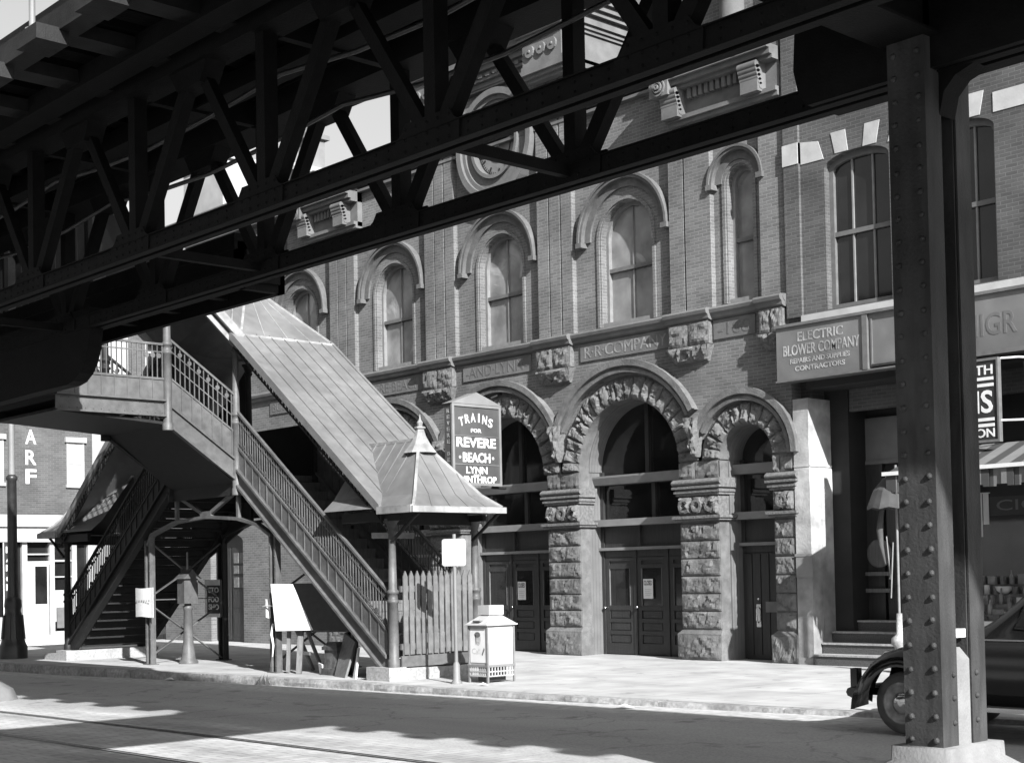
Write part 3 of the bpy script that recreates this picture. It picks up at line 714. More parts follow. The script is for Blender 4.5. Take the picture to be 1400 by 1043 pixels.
for z in (6, 10.2):
    for c, h in NW:
        y = YF + .14
        d = B(); d.box(c - h, c - h + .09, y, y + .1, z + .25, z + 2.9); d.box(c + h - .09, c + h, y, y + .1, z + .25, z + 2.9); d.box(c - h + .09, c + h - .09, y, y + .1, z + .25, z + .34)
        d.wall(c - h + .09, c + h - .09, z + 2.72, z + 3.02, y, .1, [(c, h - .1, z + 2.72, z + 2.73, .14)])
        o = d.build('window', FRAME, nb)
        g = B(); g.box(c - h + .05, c + h - .05, y + .07, y + .075, z + .25, z + 2.97); g.build('glass_pane', GLASSD, o)
        g = B(); g.box(c - h + .09, c + h - .09, y + .01, y + .09, z + 1.54, z + 1.62); g.build('meeting_rail', FRAME, o)
        g = B()
        for q in (-.2, .22): g.box(c + q - .015, c + q + .015, y + .03, y + .065, z + .34, z + 2.88)
        g.build('glazing_bar', FRAMEL, o)
        for (xa, xb, xc, xd) in ((-.5, -.2, -.42, -.15), (.2, .5, .15, .42)):
            k = B(); k.prism([(c + xc, z + 2.97), (c + xd, z + 2.97), (c + xb, z + 3.35), (c + xa, z + 3.35)], 'y', YF - .012, YF + .1)
            k.build('voussoir', WHITE, nb)
k = B(); k.box(-15.96, -15.62, YF - .075, YF, 8.95, 9.33); k.prism([(-15.6, 8.93), (-15.11, 8.93), (-15.22, 9.27), (-15.6, 9.33)], 'y', YF - .012, YF + .1)
k.build('band_stone', WHITE, nb)
k = B(); k.prism([(-13.8, 8.93), (-13.15, 8.93), (-13.25, 9.28), (-13.7, 9.28)], 'y', YF - .012, YF + .1); k.build('band_stone', WHITE, nb)
k = B(); k.box(-11.84, -10.3, YF - .012, YF + .1, 8.95, 9.27); k.build('band_stone', WHITE, nb)
# shop front
b = B(); b.box(-15.7, -3.3, 22.75, 22.85, 0, 6); b.box(-15.7, -15.2, 22.16, 22.8, 0, 5); b.box(-15.6, -3, YF - .02, 22.8, 4.9, 5.05); b.build('shop_wall', DARKIN, nb)
b = B(); b.box(-15.3, -13.7, 22.68, 22.75, 3.62, 4.4); b.box(-15.4, -13.6, 22.66, 22.75, 3.56, 3.63); b.build('lintel_board', SIGNG, nb)
d = B(); d.box(-15.2, -14.85, 22.66, 22.74, .55, 3.56); d.box(-14.8, -13.8, 22.68, 22.74, .58, 3.1)
for z0, z1 in ((.75, 1.5), (1.65, 2.9)): d.box(-14.65, -13.95, 22.66, 22.69, z0, z1)
o = d.build('door', WOOD, nb); g = B(); g.lathe([(.03, 0), (.035, -.05), (.02, -.08)], (-14.7, 22.67, 1.5), 10, 'y'); g.build('door_knob', CHROME, o)
b = B(); b.box(-15.9, -15.57, YF - .03, 22.14, 0, 4.74); b.box(-15.9, -15.54, YF - .05, 22.12, 0, .12); b.box(-15.9, -15.55, YF - .04, 22.13, 3.52, 3.56); b.box(-15.57, -15.562, 21.8, 22.14, 0, 3.5)
b.build('end_pier', EPIER, nb)
b = B(); b.box(-15.9, -15.55, YF - .045, YF - .03, 1.55, 1.95); b.box(-15.92, -15.55, YF - .055, YF - .046, 1.92, 1.97); b.build('pier_block', GPAINT, nb)
b = B()
for k in range(4): b.box(-15.54, -13.3, YF - .1 + k * .3, 22.7, k * .19, (k + 1) * .19 - .03)
sp = b.build('stoop', mat('iron_stair_riser', .06, .5, .5, 40, .6, 60), nb)
b = B()
for k in range(4): b.box(-15.54, -13.3, YF - .13 + k * .3, YF + .2 + k * .3, (k + 1) * .19 - .03, (k + 1) * .19)
b.build('stoop_tread', GRAN, sp)
for q in (-13.35, -7): b = B(); b.box(q, q + .3, YF - .05, 22.7, 0, 4.9); b.build('shop_pilaster', FRAME, nb)
b = B(); b.box(-13.05, -7, YF + .0, YF + .2, 0, .72); b.box(-13.1, -7, YF - .04, YF + .3, .72, .8); b.box(-13.05, -7, YF, YF + .1, 3.3, 3.45); b.box(-11.45, -11.38, YF, YF + .1, .8, 4.9); b.box(-13.05, -7, YF + .3, 22.7, .68, .74); b.build('shop_front', GPAINT, nb)
gm, n, l, p = base_mat('clear_glass'); n.remove(p)
t1 = n.new('ShaderNodeBsdfTransparent'); t2 = n.new('ShaderNodeBsdfGlossy'); t2.inputs['Roughness'].default_value = .03; t2.inputs[0].default_value = (.7, .7, .7, 1)
fz = n.new('ShaderNodeFresnel'); fz.inputs[0].default_value = 1.2
mx = n.new('ShaderNodeMixShader'); l.new(fz.outputs[0], mx.inputs[0]); l.new(t1.outputs[0], mx.inputs[1]); l.new(t2.outputs[0], mx.inputs[2])
l.new(mx.outputs[0], n['Material Output'].inputs[0])
b = B(); b.box(-13.04, -11.46, YF + .04, YF + .046, .8, 3.3); b.box(-11.37, -7.0, YF + .04, YF + .046, .8, 3.3); b.build('shop_window', gm, nb)
# signs over the shops
sg = thing('fascia_sign', 'faded grey ELECTRIC company sign board over the dark doorway beside the station', 'sign', (-15, 21.3, 5.05))
b = B(); b.box(-16.02, -14.2, 21.2, YF - .03, 5.06, 6.0); b.box(-14.2, -13.0, 21.23, YF - .03, 5.1, 6.0); bd = b.build('board', SIGNG, sg)
b = B(); b.box(-16.04, -13.0, 21.16, YF - .03, 6.0, 6.05); b.box(-16.04, -13.0, 21.18, YF - .03, 5.03, 5.06); b.box(-14.2, -14.1, 21.17, YF - .03, 5.06, 6.0); b.box(-14.06, -14.03, 21.21, 21.23, 5.15, 5.92); b.box(-14.06, -13.1, 21.21, 21.23, 5.13, 5.15); b.build('frame', FRAME, sg)
text('ELECTRIC', (-15.08, 21.2, 5.8), .17, .95, LETG, bd, bold=.012)
text('BLOWER COMPANY', (-15.07, 21.2, 5.575), .19, 1.6, LETG, bd, bold=.012)
text('REPAIRS AND SUPPLIES', (-15.1, 21.2, 5.38), .09, 1.25, LETG, bd, bold=.02)
text('CONTRACTORS', (-15.1, 21.2, 5.24), .09, 1.05, LETG, bd, bold=.02)
sg = thing('fascia_sign', 'dark sign board with raised HIGR lettering right of the riveted steel column', 'sign', (-10, 21.3, 5.05))
b = B(); b.box(-12.98, -7, 21.25, YF - .03, 5.06, 6.0); bd = b.build('board', SIGNG, sg)
b = B(); b.box(-12.98, -7, 21.2, YF - .03, 6.0, 6.05); b.box(-12.98, -7, 21.22, YF - .03, 5.03, 5.1); b.build('frame', FRAME, sg)
text('HIGR', (-11.87, 21.25, 5.52), .36, .92, mat('letter_dull', .09, .7, .2, 5), bd, bold=.01, ext=.006)
sg = thing('hanging_sign', 'black and white striped shop sign ending in a large S above the awning', 'sign', (-12.0, 21.0, 3.6))
sx0, sx1 = -12.8, -11.62
b = B(); b.box(sx0, sx1, 20.96, 21.02, 3.66, 4.9); bd = b.build('board', SIGNB, sg)
b = B()
for z in (4.62, 4.52, 3.98, 3.89): b.box(sx0 + .03, sx1 - .06, 20.95, 20.96, z - .025, z + .025)
b.build('stripe', LETW, sg)
b = B(); b.box(sx0 - .03, sx1 + .03, 20.94, 21.04, 4.9, 4.94); b.box(sx0 - .03, sx1 + .03, 20.94, 21.04, 3.62, 3.66)
for q in (sx0 - .03, sx1): b.box(q, q + .03, 20.94, 21.04, 3.66, 4.9)
b.build('frame', FRAME, sg)
text('TH', (sx1 - .22, 20.96, 4.76), .15, .3, LETW, bd, bold=.015)
text('IS', (sx1 - .23, 20.96, 4.26), .36, .3, LETW, bd, bold=.02)
text('ON', (sx1 - .22, 20.96, 3.77), .14, .32, LETW, bd, bold=.015)
for pts in ([(sx1 - .2, 21.0, 4.93), (sx1 + .25, 21.2, 4.93), (sx1 + .5, YF, 4.9)], [(sx1, 21.0, 3.95), (sx1 + .7, YF, 3.95)]): b = B(); b.tube(pts, .018); b.build('bracket', LETW, sg)
# awning
aw = thing('awning', 'striped canvas shop awning with hanging scalloped valance behind the steel column', 'awning', (-10, 21, 2.9))
b = B(); b.hexa([(-13.2, 20.25, 3.18), (-8, 20.25, 3.18), (-8, YF - .05, 3.62), (-13.2, YF - .05, 3.62), (-13.2, 20.25, 3.2), (-8, 20.25, 3.2), (-8, YF - .05, 3.64), (-13.2, YF - .05, 3.64)]); b.build('canopy', AWN, aw)
b = B(); n = 52
for k in range(n):
    x0 = -13.2 + 5.2 * k / n; x1 = -13.2 + 5.2 * (k + 1) / n; m_ = abs(((k % 4) - 1.5)) / 1.5
    b.box(x0, x1, 20.24 + .03 * ((k // 2) % 2), 20.25 + .03 * ((k // 2) % 2), 2.87 + .05 * m_, 3.17)
b.build('valance', AWN, aw)
b = B(); b.box(-13.25, -7.95, 20.2, 20.27, 3.16, 3.22); b.tube([(-13.2, 20.25, 3.15), (-13.2, YF, 2.6)], .015); b.tube([(-8, 20.25, 3.15), (-8, YF, 2.6)], .015); b.build('frame', LETW, aw)
ws = thing('window_sign', 'dark CIGARS strip sign hanging inside the shop window', 'sign', (-11.5, 21.7, 2.55))
b = B(); b.box(-12.3, -10.4, 21.7, 21.73, 2.5, 2.8); bd = b.build('board', SIGNB, ws); text('CIGARS', (-11.35, 21.7, 2.66), .17, 1.5, mat('letter_dim', .12, .7, .1), bd)
# goods in the shop window
rg = random.Random(11)
def good(kind, x, y, z):
    b = B(); m = [PAPER, CREAM, GPAINT, LETG, FRAMEL, WOODM][rg.randrange(6)]
    if kind == 'bottle':
        h = rg.uniform(.2, .3); b.lathe([(.035, 0), (.04, .01), (.04, h * .6), (.014, h * .75), (.014, h), (.018, h)], (x, y, z), 10)
    elif kind == 'tin':
        h = rg.uniform(.1, .16); r = rg.uniform(.04, .06); b.lathe([(r * .96, 0), (r, .006), (r, h - .006), (r * .96, h)], (x, y, z), 12)
    elif kind == 'bowl':
        b.lathe([(.05, 0), (.06, .01), (.12, .06), (.15, .13), (.14, .13), (.1, .06), (.0, .02)], (x, y, z), 14)
    else:
        a, c, h = rg.uniform(.06, .1), .04, rg.uniform(.08, .2)
        b.box(x - a, x + a, y - c, y + c, z, z + h * .85); b.box(x - a - .006, x + a + .006, y - c - .006, y + c + .006, z + h * .85, z + h)
    o = b.build(kind, m)
    L = {'bottle': 'narrow necked bottle on the stepped shop window display', 'tin': 'round tin on the stepped shop window display', 'bowl': 'wide pale bowl on the stepped shop window display', 'carton': 'small lidded carton on the stepped shop window display'}[kind]
    tag(o, L, kind, {'bottle': 'bottles in the shop window', 'tin': 'tins in the shop window', 'bowl': 'bowls in the shop window', 'carton': 'cartons in the shop window'}[kind])
ds = B()
for k in range(5): ds.box(-13.0, -10.6, 21.62 + k * .15, 22.5, .74 + k * .16 - (.16 if k else 0), .74 + k * .16)
tag(ds.build('display_stand', WOODM), 'stepped wooden stand behind the shop window glass holding goods', 'stand')
for k in range(5):
    x = -12.95 + rg.uniform(0, .1)
    while x < -10.7:
        good(rg.choice(['bottle', 'tin', 'carton', 'tin', 'bottle', 'bowl'] if k > 2 else ['tin', 'carton', 'bottle']), x, 21.69 + k * .15, .741 + k * .16); x += rg.uniform(.13, .2)
b = B()
for k, (x, w_, h) in enumerate(((-12.5, .1, .62), (-12.38, .08, .7), (-12.28, .1, .5))): b.box(x - w_ / 2, x + w_ / 2, 21.66 + k * .012, 21.664 + k * .012, 2.86 - h, 2.86)
b.tube([(-12.6, 21.68, 2.87), (-12.2, 21.68, 2.87)], .01)
tag(b.build('hanging_card', PAPER), 'white price cards hanging in a bunch at the top of the shop window', 'card')
# market umbrella on its pedestal
um = thing('umbrella', 'drooping grey street umbrella on a turned pedestal left of the steel column', 'umbrella', (-13.25, 20.6, 0))
b = B(); b.lathe([(.16, 0), (.16, .08), (.1, .12), (.09, .4), (.14, .45), (.14, .55), (.06, .62), (.05, .95)], (-13.25, 20.6, 0), 14); b.build('pedestal', GRAN, um)
b = B(); b.tube([(-13.25, 20.6, .9), (-13.25, 20.6, 3.35)], .022); b.tube([(-13.3, 20.55, 2.1), (-13.33, 20.5, 1.2)], .012); b.tube([(-13.42, 20.55, 2.2), (-13.36, 20.55, 1.5)], .012); b.build('pole', FRAMEL, um)
b = B(); n = 20; rows = []
for j, (r, z) in enumerate(((.03, 3.22), (.2, 3.14), (.36, 2.95), (.45, 2.72), (.47, 2.66))):
    rows.append([(-13.25 + (r * (1 + .05 * (k % 2))) * math.cos(2 * PI * k / n), 20.6 + (r * (1 + .05 * (k % 2))) * math.sin(2 * PI * k / n), z - .03 * (k % 2) * j / 4) for k in range(n)])
vs = sum(rows, []); b.add(vs, [(j * n + k, j * n + (k + 1) % n, (j + 1) * n + (k + 1) % n, (j + 1) * n + k) for j in range(4) for k in range(n)]); b.build('canopy', CANVAS, um)
b = B(); b.tube([(-13.45, 20.5, 2.7), (-13.5, 20.48, 2.3), (-13.49, 20.5, 2.05), (-13.42, 20.5, 1.75)], [.035, .055, .04, .012], 10); b.build('folded_cloth', CANVAS, um)
# round trade plate in the doorway
b = B(); b.lathe([(.26, 0), (.26, -.015), (.24, -.018)], (-14.95, 22.655, 1.95), 24, 'y'); b.box(-15.2, -14.7, 22.57, 22.6, 1.25, 1.32); b.box(-15.2, -14.7, 22.57, 22.6, 1.55, 1.62)
tag(b.build('door_plaque', WOODM), 'round dark plaque with bars in the shadowed doorway behind the white pier', 'plaque')

# ---------------------------------------------------------------- corner building on the left
cb = thing('corner_building', 'sunlit brick corner building with a white bar storefront at the far left', 'building', (-48, 19, 0))
XL = -44.0
b = B()
b.box(-56, XL, 14.5, 21.95, 3.9, 11.6)
b.build('brick_wall', BRICK3, cb)
b = B(); b.box(-56.3, XL + .35, 14.2, 22.1, 11.6, 12.0); b.build('cornice', WPAINT, cb)
def side_window(y0, y1, z0, z1, X=XL, par=None):
    w_ = B(); w_.box(X - .05, X + .03, y0 - .06, y0, z0, z1); w_.box(X - .05, X + .03, y1, y1 + .06, z0, z1); w_.box(X - .05, X + .1, y0 - .12, y1 + .12, z1, z1 + .16); w_.box(X - .05, X + .08, y0 - .1, y1 + .1, z0 - .1, z0); w_.box(X - .02, X + .025, y0, y1, (z0 + z1) / 2 - .03, (z0 + z1) / 2 + .03)
    o = w_.build('window', WPAINT, par or cb)
    g = B(); g.box(X - .02, X + .006, y0, y1, z0, z1); g.build('glass_pane', mat('blind', .35, .5, .2, 2) if par is None else GLASSD, o)
for y in (21.12, 19.0 - .55, 17.0):
    for z in (4.86, 8.2): side_window(y, y + .48, z, z + 1.35)
for ch, z in (('W', 6.95), ('A', 6.33), ('R', 5.68), ('F', 5.08)): text(ch, (XL, 19.88, z), .46, .36, LETW, cb, facing='+x', bold=.02, ext=.004)
b = B(); b.box(XL - .3, XL + .06, 14.5, 21.95, 3.15, 3.88); b.box(XL - .3, XL + .16, 14.4, 22.05, 3.5, 3.62); b.box(XL - .3, XL + .2, 14.4, 22.05, 3.02, 3.15); b.build('fascia', CREAM, cb)
b = B()
for q in (15.0, 17.2, 19.55, 20.45, 21.2, 21.75): b.box(XL - .2, XL + .04, q, q + .16, 0, 3.05)
b.box(XL - .2, XL + .02, 14.6, 19.5, 0, .7); b.box(XL - .2, XL + .02, 21.3, 21.8, 0, .5); b.box(XL - .1, XL + .03, 19.6, 20.5, 2.32, 2.42); b.box(XL - .1, XL + .02, 20.6, 21.2, 0, .2)
b.box(XL - .5, XL + .35, 19.5, 21.0, -.1, .1); b.box(XL - .5, XL + .65, 19.4, 21.2, -.1, -.0)
b.build('storefront', WPAINT, cb)
b = B(); b.box(XL, XL + .035, 20.68, 21.15, .3, .95); b.build('kick_panel', FRAME, cb)
b = B(); b.box(XL - .08, XL + .01, 20.62, 21.2, 2.4, 2.46); b.box(XL - .08, XL + .01, 20.62, 21.2, 1.9, 1.94); b.box(XL - .08, XL + .02, 19.7, 20.45, 2.62, 2.66); b.build('glazing_bar', WPAINT, cb)
b = B(); b.box(XL - .09, XL - .04, 20.62, 20.95, .5, 1.5); b.build('window_card', CREAM, cb)
for y in (20.2, 20.65, 21.1): b = B(); b.tube([(XL, y, 7.2), (XL + .35, y, 7.4), (XL + .5, y, 7.2)], .02, 6); b.lathe([(.12, 0), (.05, .14)], (XL + .5, y, 7.05), 10); b.build('sign_lamp', IRON, cb)
d = B(); d.box(XL - .02, XL + .02, 19.72, 20.42, .1, 2.32); o = d.build('door', WPAINT, cb)
g = B(); g.box(XL, XL + .03, 19.97, 20.36, 1.08, 2.26); g.build('glass_pane', GLASSD, o)
b = B(); b.box(XL - .15, XL - .1, 14.6, 21.9, .1, 3.05); b.build('shop_window', GLASSD, cb)
for q in (14.5, 21.75): b = B(); b.box(-56, XL - .35, q, q + .2, 0, 3.9); b.build('side_wall', BRICK3, cb)
vs_ = thing('vertical_sign', 'narrow black vertical sign with white BAR GRILL letters on the white storefront', 'sign', (-43.8, 19.05, .8))
b = B(); b.box(-43.86, -43.8, 18.86, 19.25, .55, 3.0); bd = b.build('board', SIGNB, vs_)
b = B(); b.box(-43.8, -43.79, 19.22, 19.25, .55, 3.0); b.box(-43.8, -43.79, 18.86, 18.89, .55, 3.0); b.build('border', LETW, vs_)
for ch, z in (('B', 2.78), ('A', 2.5), ('R', 2.22), ('G', 1.88), ('R', 1.62), ('I', 1.36), ('L', 1.1), ('L', .84)): text(ch, (-43.8, 19.05, z), .2, .2 if ch != 'I' else .05, LETW, bd, facing='+x', bold=.02)
bb = thing('back_building', 'brick building with a pale stucco side rising behind the elevated landing', 'building', (-55, 29, 0))
b = B(); b.box(-62, -50, 26.45, 38, 0, 14); b.build('brick_wall', BRICK3, bb)
b = B(); b.box(-62, -50.02, 22.6, 26.45, 0, 13.2); b.box(-62, -49.9, 22.5, 26.5, 13.2, 13.4); b.build('stucco_wall', CREAM, bb)
for y in (27.2, 29.5): side_window(y, y + .8, 9.6, 11.2, -50, bb)
side_window(24.6, 25.2, 9.6, 11.2, -50.02, bb)
# lamp post at the left
lp = thing('lamp_post', 'tall iron lamp post with a fat fluted base at the left edge of the pavement', 'lamp post', (-32.8, 14.35, 0))
b = B(); b.lathe([(.32, 0), (.32, .28), (.29, .33), (.28, .36), (.26, .42), (.25, .5), (.21, .95), (.19, 1.05), (.17, 1.1), (.2, 1.2), (.19, 1.35), (.13, 1.42)], (-32.8, 14.35, 0), 16)
for k in range(8):
    a = 2 * PI * k / 8; b.bar((-32.8 + .265 * math.cos(a), 14.35 + .265 * math.sin(a), .45), (-32.8 + .215 * math.cos(a), 14.35 + .215 * math.sin(a), 1.0), .07, .03, (math.cos(a), math.sin(a), 0))
b.build('base', IRON, lp)
b = B(); b.lathe([(.13, 1.4), (.115, 1.6), (.105, 4.1), (.13, 4.14), (.13, 4.2), (.07, 4.25)], (-32.8, 14.35, 0), 14); b.build('shaft', IRON, lp)
b = B(); b.lathe([(.075, 4.2), (.065, 7.4), (.04, 7.5)], (-32.8, 14.35, 0), 12); b.tube([(-32.8, 14.35, 7.3), (-32.8, 14.1, 7.8), (-32.8, 13.3, 8.1), (-32.8, 12.6, 8.0)], .04); b.build('arm', GPAINT, lp)
b = B(); b.lathe([(.06, .25), (.2, .1), (.24, 0), (.22, -.05), (.1, -.22), (.02, -.25)], (-32.8, 12.6, 7.75), 14); b.build('lantern', GPAINT, lp)

# ---------------------------------------------------------------- elevated railway
el = thing('elevated_railway', 'dark riveted steel elevated railway viaduct passing overhead along the street', 'viaduct', (-12, 8.4, -.1))
TY = [7.6, 9.2]; ZB, ZTP = 5.15, 6.85
NODES = [-9.1 - 2.5 * k for k in range(-6, 12)]
COLX = [-5.56, -23.2, 10.5]
def truss(y, seed):
    b = B()
    x0, x1 = -37, 7
    for dy in (-.08, .08): b.box(x0, x1, y + dy - .015, y + dy + .015, ZB + .012, ZB + .16)
    b.box(x0, x1, y - .12, y + .12, ZB + .16, ZB + .172); b.box(x0, x1, y - .12, y - .03, ZB, ZB + .012); b.box(x0, x1, y + .03, y + .12, ZB, ZB + .012)
    for k in range(int((x1 - x0) / .17)): 
        for dz in (.05, .12): b.lathe([(.014, 0), (.004, -.013)], (x0 + k * .17, y - .095, ZB + dz), 5, 'y')
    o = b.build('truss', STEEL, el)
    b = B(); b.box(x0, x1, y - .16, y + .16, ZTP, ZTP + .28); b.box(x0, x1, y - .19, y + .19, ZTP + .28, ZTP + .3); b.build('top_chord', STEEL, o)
    g0 = d0 = v0 = None
    for x in NODES:
        if seed == 1 and any(abs(x - c) < 1.6 for c in COLX): continue
        b = B()
        for dy in (-.105, .105):
            b.prism([(x - .4, ZB + .016), (x + .4, ZB + .016), (x + .41, ZB + .16), (x + .34, ZB + .2), (x + .28, ZB + .28), (x - .28, ZB + .28), (x - .34, ZB + .2), (x - .41, ZB + .16)], 'y', y + dy - .008, y + dy + .008)
            for i in range(5):
                for j in range(3): b.lathe([(.016, -.012 if dy < 0 else .012), (.0, -.026 if dy < 0 else .026)], (x - .28 + i * .14, y + dy, ZB + .05 + j * .09), 6, 'y')
        if g0 is None: g0 = b.build('gusset_plate', STEEL, o); gx = x
        else: dup_at(g0, (x - gx, 0, 0))
        if v0 is None:
            b = B(); b.box(x - .07, x + .07, y - .075, y + .075, ZB + .16, ZTP); v0 = b.build('vertical_post', STEEL, o)
            b = B(); b.bar((x + .12, y, ZB + .2), (x + 1.25, y, ZTP + .1), .14, .12, (0, 1, 0)); d0 = b.build('diagonal', STEEL, o)
            b = B(); b.bar((x - .12, y, ZB + .2), (x - 1.25, y, ZTP + .1), .12, .1, (0, 1, 0)); d1 = b.build('diagonal', STEEL, o)
            b = B(); b.prism([(x + 1.25 - .36, ZTP), (x + 1.25 + .36, ZTP), (x + 1.25 + .22, ZTP - .2), (x + 1.25 - .22, ZTP - .2)], 'y', y - .11, y + .11); t0 = b.build('top_gusset', STEEL, o)
        else:
            for q in (v0, d0, d1, t0): dup_at(q, (x - gx, 0, 0))
for i, y in enumerate(TY): truss(y, i)
# cross struts between the two trusses
lb = None
for k, x in enumerate(NODES[:-1]):
    if lb is None:
        b = B(); b.bar((x, 7.68, ZB + .1), (x, 9.12, ZB + .1), .08, .1); lb = b.build('lower_strut', STEEL, el); lx = x
        b = B(); b.box(x - .05, x + .05, 7.72, 9.08, ZTP + .0, ZTP + .25); lc = b.build('cross_strut', STEEL, el)
    else:
        if k % 2 == 0: dup_at(lb, (x - lx, 0, 0))
        dup_at(lc, (x - lx, 0, 0))
# floor: stringers, ties, guard timbers, rails
b = B()
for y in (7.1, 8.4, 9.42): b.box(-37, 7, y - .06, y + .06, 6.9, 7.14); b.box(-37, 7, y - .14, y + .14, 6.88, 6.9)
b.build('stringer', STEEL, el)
tie = None
for k in range(96):
    x = 6.5 - k * .45
    if tie is None: b = B(); b.box(x, x + .27, 6.45, 9.5, 7.15, 7.36); tie = b.build('tie', TIMBER, el); tx = x
    else: dup_at(tie, (x - tx, 0, 0))
b = B(); b.box(-37, 7, 6.5, 9.5, 7.36, 7.42); b.build('deck_boarding', TIMBER, el)
b = B()
for y in (7.66, 9.1): b.box(-37, 7, y - .035, y + .035, 7.43, 7.58)
b.build('running_rail', IRON, el)
b = B(); b.box(-37, 7, 6.26, 6.34, 6.99, 7.3); b.box(-37, 7, 6.2, 6.42, 6.97, 6.995); b.box(-37, 7, 6.3, 6.6, 7.28, 7.34); b.build('edge_beam', STEELM, el)
br = po = None
for k in range(30):
    x = -14.52 + 1.235 * (k - 16)
    if br is None:
        b = B(); b.box(x - .16, x + .28, 5.97, 6.3, 6.84, 6.99); b.box(x - .1, x + .2, 6.3, 7.5, 6.98, 7.12); br = b.build('bracket', STEELM, el)
        b = B(); b.tube([(x, 6.06, 6.98), (x, 6.06, 8.0)], .032); b.lathe([(.07, 6.99), (.07, 7.02), (.035, 7.04)], (x, 6.06, 0), 10); po = b.build('railing_post', GPAINT, el); bx = x
    else:
        for q in (br, po): dup_at(q, (x - bx, 0, 0))
b = B(); b.tube([(-36, 6.06, 7.62), (6, 6.06, 7.62)], .02); b.tube([(-36, 6.06, 7.98), (6, 6.06, 7.98)], .022); b.build('handrail', GPAINT, el)
b = B(); b.box(-37, 10, -3.2, 2.9, 7.15, 7.4); b.build('deck_boarding', TIMBER, el)
for y in (-2.4, -.8, .9, 2.4): b = B(); b.box(-37, 10, y - .08, y + .08, 6.5, 7.14); b.box(-37, 10, y - .16, y + .16, 6.48, 6.5); b.build('stringer', STEEL, el)
for y, z in ((8.0, 6.55), (8.75, 6.4)):
    b = B(); b.tube([(-37 + k * 1.25, y + .04 * math.sin(k * 1.3), z + (.12 if k % 4 == 0 else -.06 if k % 4 == 2 else 0)) for k in range(36)], .025, 6); b.build('cable', IRON, el)
# far edge girts
b = B(); b.box(-37, 7, 9.5, 9.58, 6.9, 7.36); b.build('guard_timber', TIMBER, el)
# columns with rivets, concrete foot, cross girder and knee plates
def column(cx):
    x0, x1, y0, y1 = cx - .155, cx + .14, 8.92, 9.5
    zf = streetZ(cx)
    b = B()
    b.box(x0, x1, y0, y0 + .02, .42, 6.9)                       # front cover plate
    b.box(x0, x1, y1 - .02, y1, .42, 6.9)
    for xa in (x0 + .01, x1 - .03):
        pass
    b.box(x1 - .015, x1, y0 + .02, y0 + .2, .42, 6.9); b.box(x1 - .015, x1, y1 - .19, y1 - .02, .42, 6.9)
    b.box(x0, x0 + .015, y0 + .02, y0 + .2, .42, 6.9); b.box(x0, x0 + .015, y1 - .19, y1 - .02, .42, 6.9)
    b.box(cx - .03, cx - .01, y0 + .2, y1 - .19, 1.0, 6.9)
    b.box(x0 + .02, x1 - .02, y0 + .19, y0 + .205, .42, 6.9); b.box(x0 + .02, x1 - .02, y1 - .205, y1 - .19, .42, 6.9)
    z = .5; rc = random.Random(int(cx * 10))
    def dome(p, n, r=.027):
        ax = 'y' if n == 'y' else 'x'; s = -1 if n == 'y' else 1
        b.lathe([(r, 0), (r * .92, s * r * .4), (r * .6, s * r * .8), (r * .15, s * r)], p, 8, ax)
    while z < 6.8:
        dome((x0 + .055 + rc.uniform(-.004, .004), y0, z + rc.uniform(-.008, .008)), 'y', .024 * rc.uniform(.85, 1.1)); dome((x1 - .055 + rc.uniform(-.004, .004), y0, z + rc.uniform(-.008, .008)), 'y', .024 * rc.uniform(.85, 1.1))
        z += .165
    for z in (.62, .79, .95): dome((x1, y0 + .15, z), 'x', .022); dome((x1, y1 - .13, z), 'x', .022)
    z = 1.2
    while z < 3.3: dome((x1 - .02, y0 + .205, z), 'y', .02); z += .16
    c = b.build('column', STEELC, el)
    b = B(); b.box(cx - .12, x1 - .01, y0 + .2, y1 - .2, .4, 1.05); b.hexa([(cx - .12, y0 + .2, 1.05), (x1 - .01, y0 + .2, 1.05), (x1 - .01, y1 - .2, 1.05), (cx - .12, y1 - .2, 1.05), (cx - .1, y0 + .22, 1.13), (x1 - .07, y0 + .22, 1.13), (x1 - .07, y1 - .22, 1.13), (cx - .1, y1 - .22, 1.13)]); b.build('concrete_fill', CONC, c)
    b = B(); b.box(x1 - .1, x1 - .02, y0 + .22, y1 - .22, 1.2, 1.26); b.build('batten', LETW, c)
    b = B()
    def oct(hx, hy, ch, z): return [(cx - hx + ch, 9.21 - hy, z), (cx + hx - ch, 9.21 - hy, z), (cx + hx, 9.21 - hy + ch, z), (cx + hx, 9.21 + hy - ch, z), (cx + hx - ch, 9.21 + hy, z), (cx - hx + ch, 9.21 + hy, z), (cx - hx, 9.21 + hy - ch, z), (cx - hx, 9.21 - hy + ch, z)]
    lv = [oct(.75, .85, .25, zf - .1), oct(.62, .75, .2, zf + .18), oct(.42, .55, .12, zf + .32), oct(.24, .38, .03, .36), oct(.235, .375, .03, .46)]
    vs = sum(lv, []); b.add(vs, [(8 * j + k, 8 * j + (k + 1) % 8, 8 * j + 8 + (k + 1) % 8, 8 * j + 8 + k) for j in range(4) for k in range(8)] + [tuple(range(32, 40))], True)
    b.build('column_foot', CONC, c)
    return c
